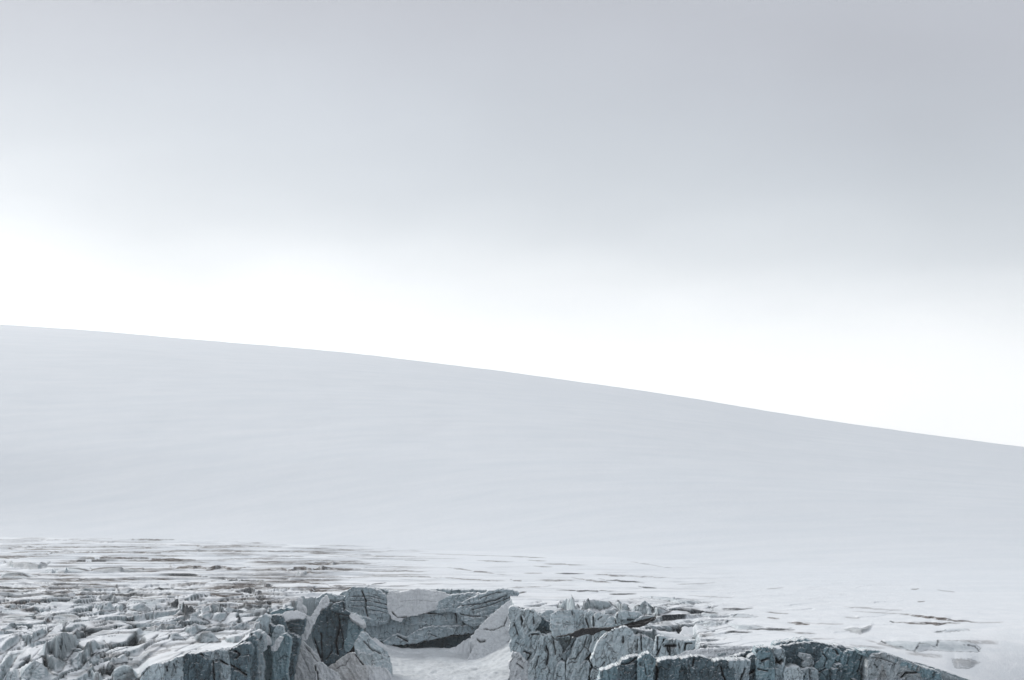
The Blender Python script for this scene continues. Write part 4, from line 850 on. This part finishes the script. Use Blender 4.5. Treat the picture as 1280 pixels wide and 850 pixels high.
# every traced feature of the plain, nearest first, each standing on what was built before it
FEAT = []
for mt, o1, cr_ in FIN: FEAT.append(('fin', mt, None, o1, cr_))
for mt, o1, cr_ in FIN_UP: FEAT.append(('up', mt, None, o1, cr_))
for mt, lab, o1, cr_ in HUM: FEAT.append(('hum', mt, lab, o1, cr_))
for k, (mt, lab, pq, th) in enumerate(BIG): FEAT.append(('band', mt, lab, lens(*pq[0], *pq[1], th, k=k), th))
for k, (kq, a, b, c, d_, th, m) in enumerate(SM):
    (u0, v0), (u1, v1) = Qd(kq, (a-(c-a)*0.12, b-(d_-b)*0.12), (c+(c-a)*0.12, d_+(d_-b)*0.12)); FEAT.append(('streak', m, None, lens(u0, v0, u1, v1, th, k=k+40), th))
FEAT.sort(key=lambda f: -np.mean([p[1] for p in f[3]]))
NAMED = {}; AREAS = []
for fid, (kind, mt, lab, o1, ex) in enumerate(FEAT):
    A_ = np.array(o1); uc = A_[:, 0].mean(); vt, vb = A_[:, 1].min(), A_[:, 1].max()
    if kind in ('fin', 'hum', 'up'):
        lean = {'fin': 52, 'hum': 30, 'up': 62}[kind]
        b, yf, zf = add_bank(o1, lean=lean, L=(9 if kind == 'fin' else 20), soft=(0.22 if (uc > 1150 and vt > 815) else 0.5) if kind == 'hum' else None)
        stamp(b); AREAS.append((fid, kind, mt, o1, ex, b))
        NAMED[fid] = ('ice_hummock' if kind == 'hum' else 'ice_block', lab)
    else:
        b, yf, zf = add_bank(o1, L=14 if ex < 3 else 22)
        blk = mt == 'black'
        stamp(b, fid, dirt=0.0 if blk else (0.45 if mt == 'greybrown' else (1.0 if kind == 'band' else 0.8)), silt=0.95 if blk else 0.0, seed=fid)  # black crevasses have their inner shade painted on the face
        NAMED[fid] = ('crevasse' if blk else ('dirt_band' if kind == 'band' else 'dirt_streak'), lab)
# rows again, spread so that steep faces get as many as their height needs
def proj_v(y, z):
    z = z-CAMZ; return 425 - (-y*sp+z*cp)/(y*cp+z*sp)*F*cp
PV = proj_v(Y, H); dv = -(np.diff(PV, axis=0))
wgt = np.clip(np.abs(dv)*np.where(dv > 0, 1.0, 0.35), 0.12, 4.0)
wgt *= np.where(0.5*(PV[1:]+PV[:-1]) > 856, 0.12, 1.0)
kk = np.hanning(61); kk /= kk.sum()
wgt = np.apply_along_axis(lambda r_: np.convolve(np.pad(r_, 30, mode='edge'), kk, 'valid'), 1, wgt)
cw = np.concatenate([np.zeros((1, nc)), np.cumsum(wgt, 0)]); NR = 1000
Y2 = np.empty((NR, nc)); arrs = dict(H=H, ICE=ICE, DIRT=DIRT, SILT=SILT); out2 = {k_: np.empty((NR, nc)) for k_ in arrs}; OW2 = np.empty((NR, nc), int)
ridx = np.arange(nr, dtype=float)
for c_ in range(nc):
    tt_ = np.interp(np.linspace(0, cw[-1, c_], NR), cw[:, c_], ridx)
    Y2[:, c_] = np.interp(tt_, ridx, Y[:, c_])
    for k_, a_ in arrs.items(): out2[k_][:, c_] = np.interp(tt_, ridx, a_[:, c_])
    OW2[:, c_] = OWN[np.round(tt_).astype(int), c_]
Y = Y2; H = out2['H']; ICE = out2['ICE']; DIRT = out2['DIRT']; SILT = out2['SILT']; OWN = OW2; nr = NR
UU = np.broadcast_to(cols[None, :], Y.shape); X = (UU-640)/F*Y
# ragged relief on the steep faces themselves
sl_ = np.abs(np.gradient(H, axis=0))/np.maximum(np.gradient(Y, axis=0), 0.05)
stp_ = sst(0.25, 1.2, sl_)*sst(0, 4, 2500-Y)
zz = H*1.0
Y = Y - stp_*(0.55*ridged(X/2.6+0.8*zz, zz/1.1+X/9, 601, 3) - 0.7 + 0.5*gnoise(X/1.1, zz/0.8, 611))
X = X + stp_*0.3*fbm(zz/0.9, Y/3+X/3, 621, 3)
H = H + stp_*0.25*fbm(X/1.5, zz/0.7, 631, 3)
UV_u, UV_v = to_uv(X, Y, H)
# colour, fractures and ownership of the traced blocks and hummocks
for fid, kind, mt, o1, ex, b in sorted(AREAS, key=lambda a_: np.mean([p[1] for p in a_[3]])):
    A_ = np.array(o1, float); u0, v0 = A_.min(0)-3; u1, v1 = A_.max(0)+3
    ci = np.searchsorted(cols, [u0-2, u1+2]); sl = (slice(0, nr), slice(ci[0], ci[1]))
    ug, vg, yg = UV_u[sl], UV_v[sl], Y[sl]
    yf = np.interp(ug, b['u'], b['y'])
    m0 = (vg > v0) & (vg < v1) & (yg > yf-6) & (yg < yf+b['w']+10)
    if not m0.any(): continue
    P_ = np.stack([ug[m0], vg[m0]], 1)
    P_ = P_ + 0.9*np.stack([gnoise(P_[:, 0]/3, P_[:, 1]/3, fid), gnoise(P_[:, 0]/3, P_[:, 1]/3, fid+900)], 1)
    dist_, _n = poly_dist(P_, A_, np.roll(A_, -1, 0)); ins = inside_poly(P_, A_)
    sd2 = np.where(ins, dist_, -dist_)
    soft = sst(-0.3, 1.5, sd2)
    tone = {'pale': 0.62, 'mid': 0.95, 'teal': 1.0, 'dark': 1.0, 'snow': 0.1, 'greybrown': 0.45, 'brown': 0.6, 'black': 0.5}[mt]
    dirtv = {'greybrown': 0.42, 'brown': 0.95, 'black': 0.6}.get(mt, 0.0)
    siltv = {'black': 0.75}.get(mt, 0.0)  # shade of the dark cavern, painted in as colour
    ic = ICE[sl]; di = DIRT[sl]; si = SILT[sl]
    ic[m0] = np.maximum(ic[m0]*0.6, soft*tone); di[m0] = np.maximum(di[m0], soft*dirtv); si[m0] = np.maximum(si[m0]*(1-0.6*soft), soft*siltv)
    # crack shade painted along the lower and right hand outline and traced fractures
    Lo = [(list(p), list(q_)) for p, q_ in zip(A_, np.roll(A_, -1, 0)) if q_[0] < p[0] or (q_[1] > p[1]+1)]
    cuts = [(np.array([p for p, _ in Lo]), np.array([q_ for _, q_ in Lo]), 0.9 if kind != 'hum' else 0.45, 0.95 if kind != 'hum' else 0.5)] if Lo else []
    for pts_, wpx, dep in ex:
        a_ = np.array(pts_, float); cuts.append((a_[:-1], a_[1:], wpx*0.85, min(1.0, dep)))
    for pa, pb, wpx, st_ in cuts:
        dc, _n = poly_dist(P_, pa, pb)
        g2 = np.exp(-(dc/(wpx*(0.8+0.6*gnoise(P_[:, 0]/5, P_[:, 1]/5, fid+77))+0.15))**2)*st_*np.clip(0.85+0.9*gnoise(P_[:, 0]/8, P_[:, 1]/8, fid+78), 0, 1)
        si[m0] = np.maximum(si[m0], g2); yy_ = Y[sl]; yy_[m0] += 0.8*g2
    o_ = OWN[sl]; t_ = o_[m0]; t_[soft > 0.5] = fid; o_[m0] = t_
# cut the plain: the faces of each band become its own object, the rest is the glacier surface
Q_all = grid_quads(nr, nc); Vall = np.stack([X, Y, H], -1).reshape(-1, 3)
ow = OWN.ravel()[Q_all]; qo = np.where((ow == ow[:, :1]).sum(1) >= 3, ow[:, 0], ow[:, 2])
def keep_largest(idx):
    par = {}
    def find(a):
        while par.setdefault(a, a) != a: par[a] = par[par[a]]; a = par[a]
        return a
    for q in Q_all[idx].tolist():
        r0 = find(q[0])
        for b_ in q[1:]: par[find(b_)] = r0
    root = np.array([find(q[0]) for q in Q_all[idx].tolist()]); u_, c_ = np.unique(root, return_counts=True)
    return root == u_[c_.argmax()]
for fid in NAMED:
    idx = np.nonzero(qo == fid)[0]
    if len(idx) > 1: qo[idx[~keep_largest(idx)]] = -1
    if 0 < (qo == fid).sum() < 2: qo[qo == fid] = -1
def submesh(name, sel, target=None):
    q = Q_all[sel]; us_ = np.unique(q); rm = np.zeros(len(Vall), int); rm[us_] = np.arange(len(us_))
    vv_ = Vall[us_]; far_ = sst(950, 1550, vv_[:, 1] + 0.35*F*vv_[:, 0]/vv_[:, 1])
    at_ = dict(far=far_, ice=ICE.ravel()[us_], dirt=DIRT.ravel()[us_], silt=SILT.ravel()[us_])
    return mesh_np(name, Vall[us_], rm[q], M['glacier'], at_)
g_ = submesh('glacier_sheet', qo < 0)
glacier.data = g_.data; bpy.data.objects.remove(g_); glacier.data.name = 'glacier'
for fid, (nm, lab) in NAMED.items():
    sel = qo == fid
    if sel.sum() < 2: continue
    o = submesh(nm, sel)
    if lab: tagit(o, lab, nm.replace('_', ' ')); recentre(o)
    else: o.parent = glacier
# thin mist in the air between the viewer and the hill
hb = 14000.0; z0_, z1_ = -47.0, 480.0
hv = [(x_, y_, z_) for z_ in (z0_, z1_) for y_ in (-hb, hb) for x_ in (-hb, hb)]
hme = bpy.data.meshes.new('haze'); hme.from_pydata(hv, [], [(0, 2, 3, 1), (4, 5, 7, 6), (0, 1, 5, 4), (2, 6, 7, 3), (0, 4, 6, 2), (1, 3, 7, 5)])
hm = bpy.data.materials.new('haze'); hm.use_nodes = True; ht = hm.node_tree; ht.nodes.clear()
ho = N(ht, 'ShaderNodeOutputMaterial'); hp = N(ht, 'ShaderNodeVolumePrincipled'); ht.links.new(hp.outputs[0], ho.inputs['Volume'])
hp.inputs['Color'].default_value = (0.97, 0.985, 1.0, 1); hp.inputs['Density'].default_value = HAZE; hp.inputs['Anisotropy'].default_value = 0.7
hme.materials.append(hm); hz = bpy.data.objects.new('haze', hme); COL.objects.link(hz); tagit(hz, 'thin pale mist over the glacier and the hill', kind='stuff')
print('objects', len(S.objects), 'tris~', sum(len(o.data.polygons)*2 for o in S.objects if o.type == 'MESH'))
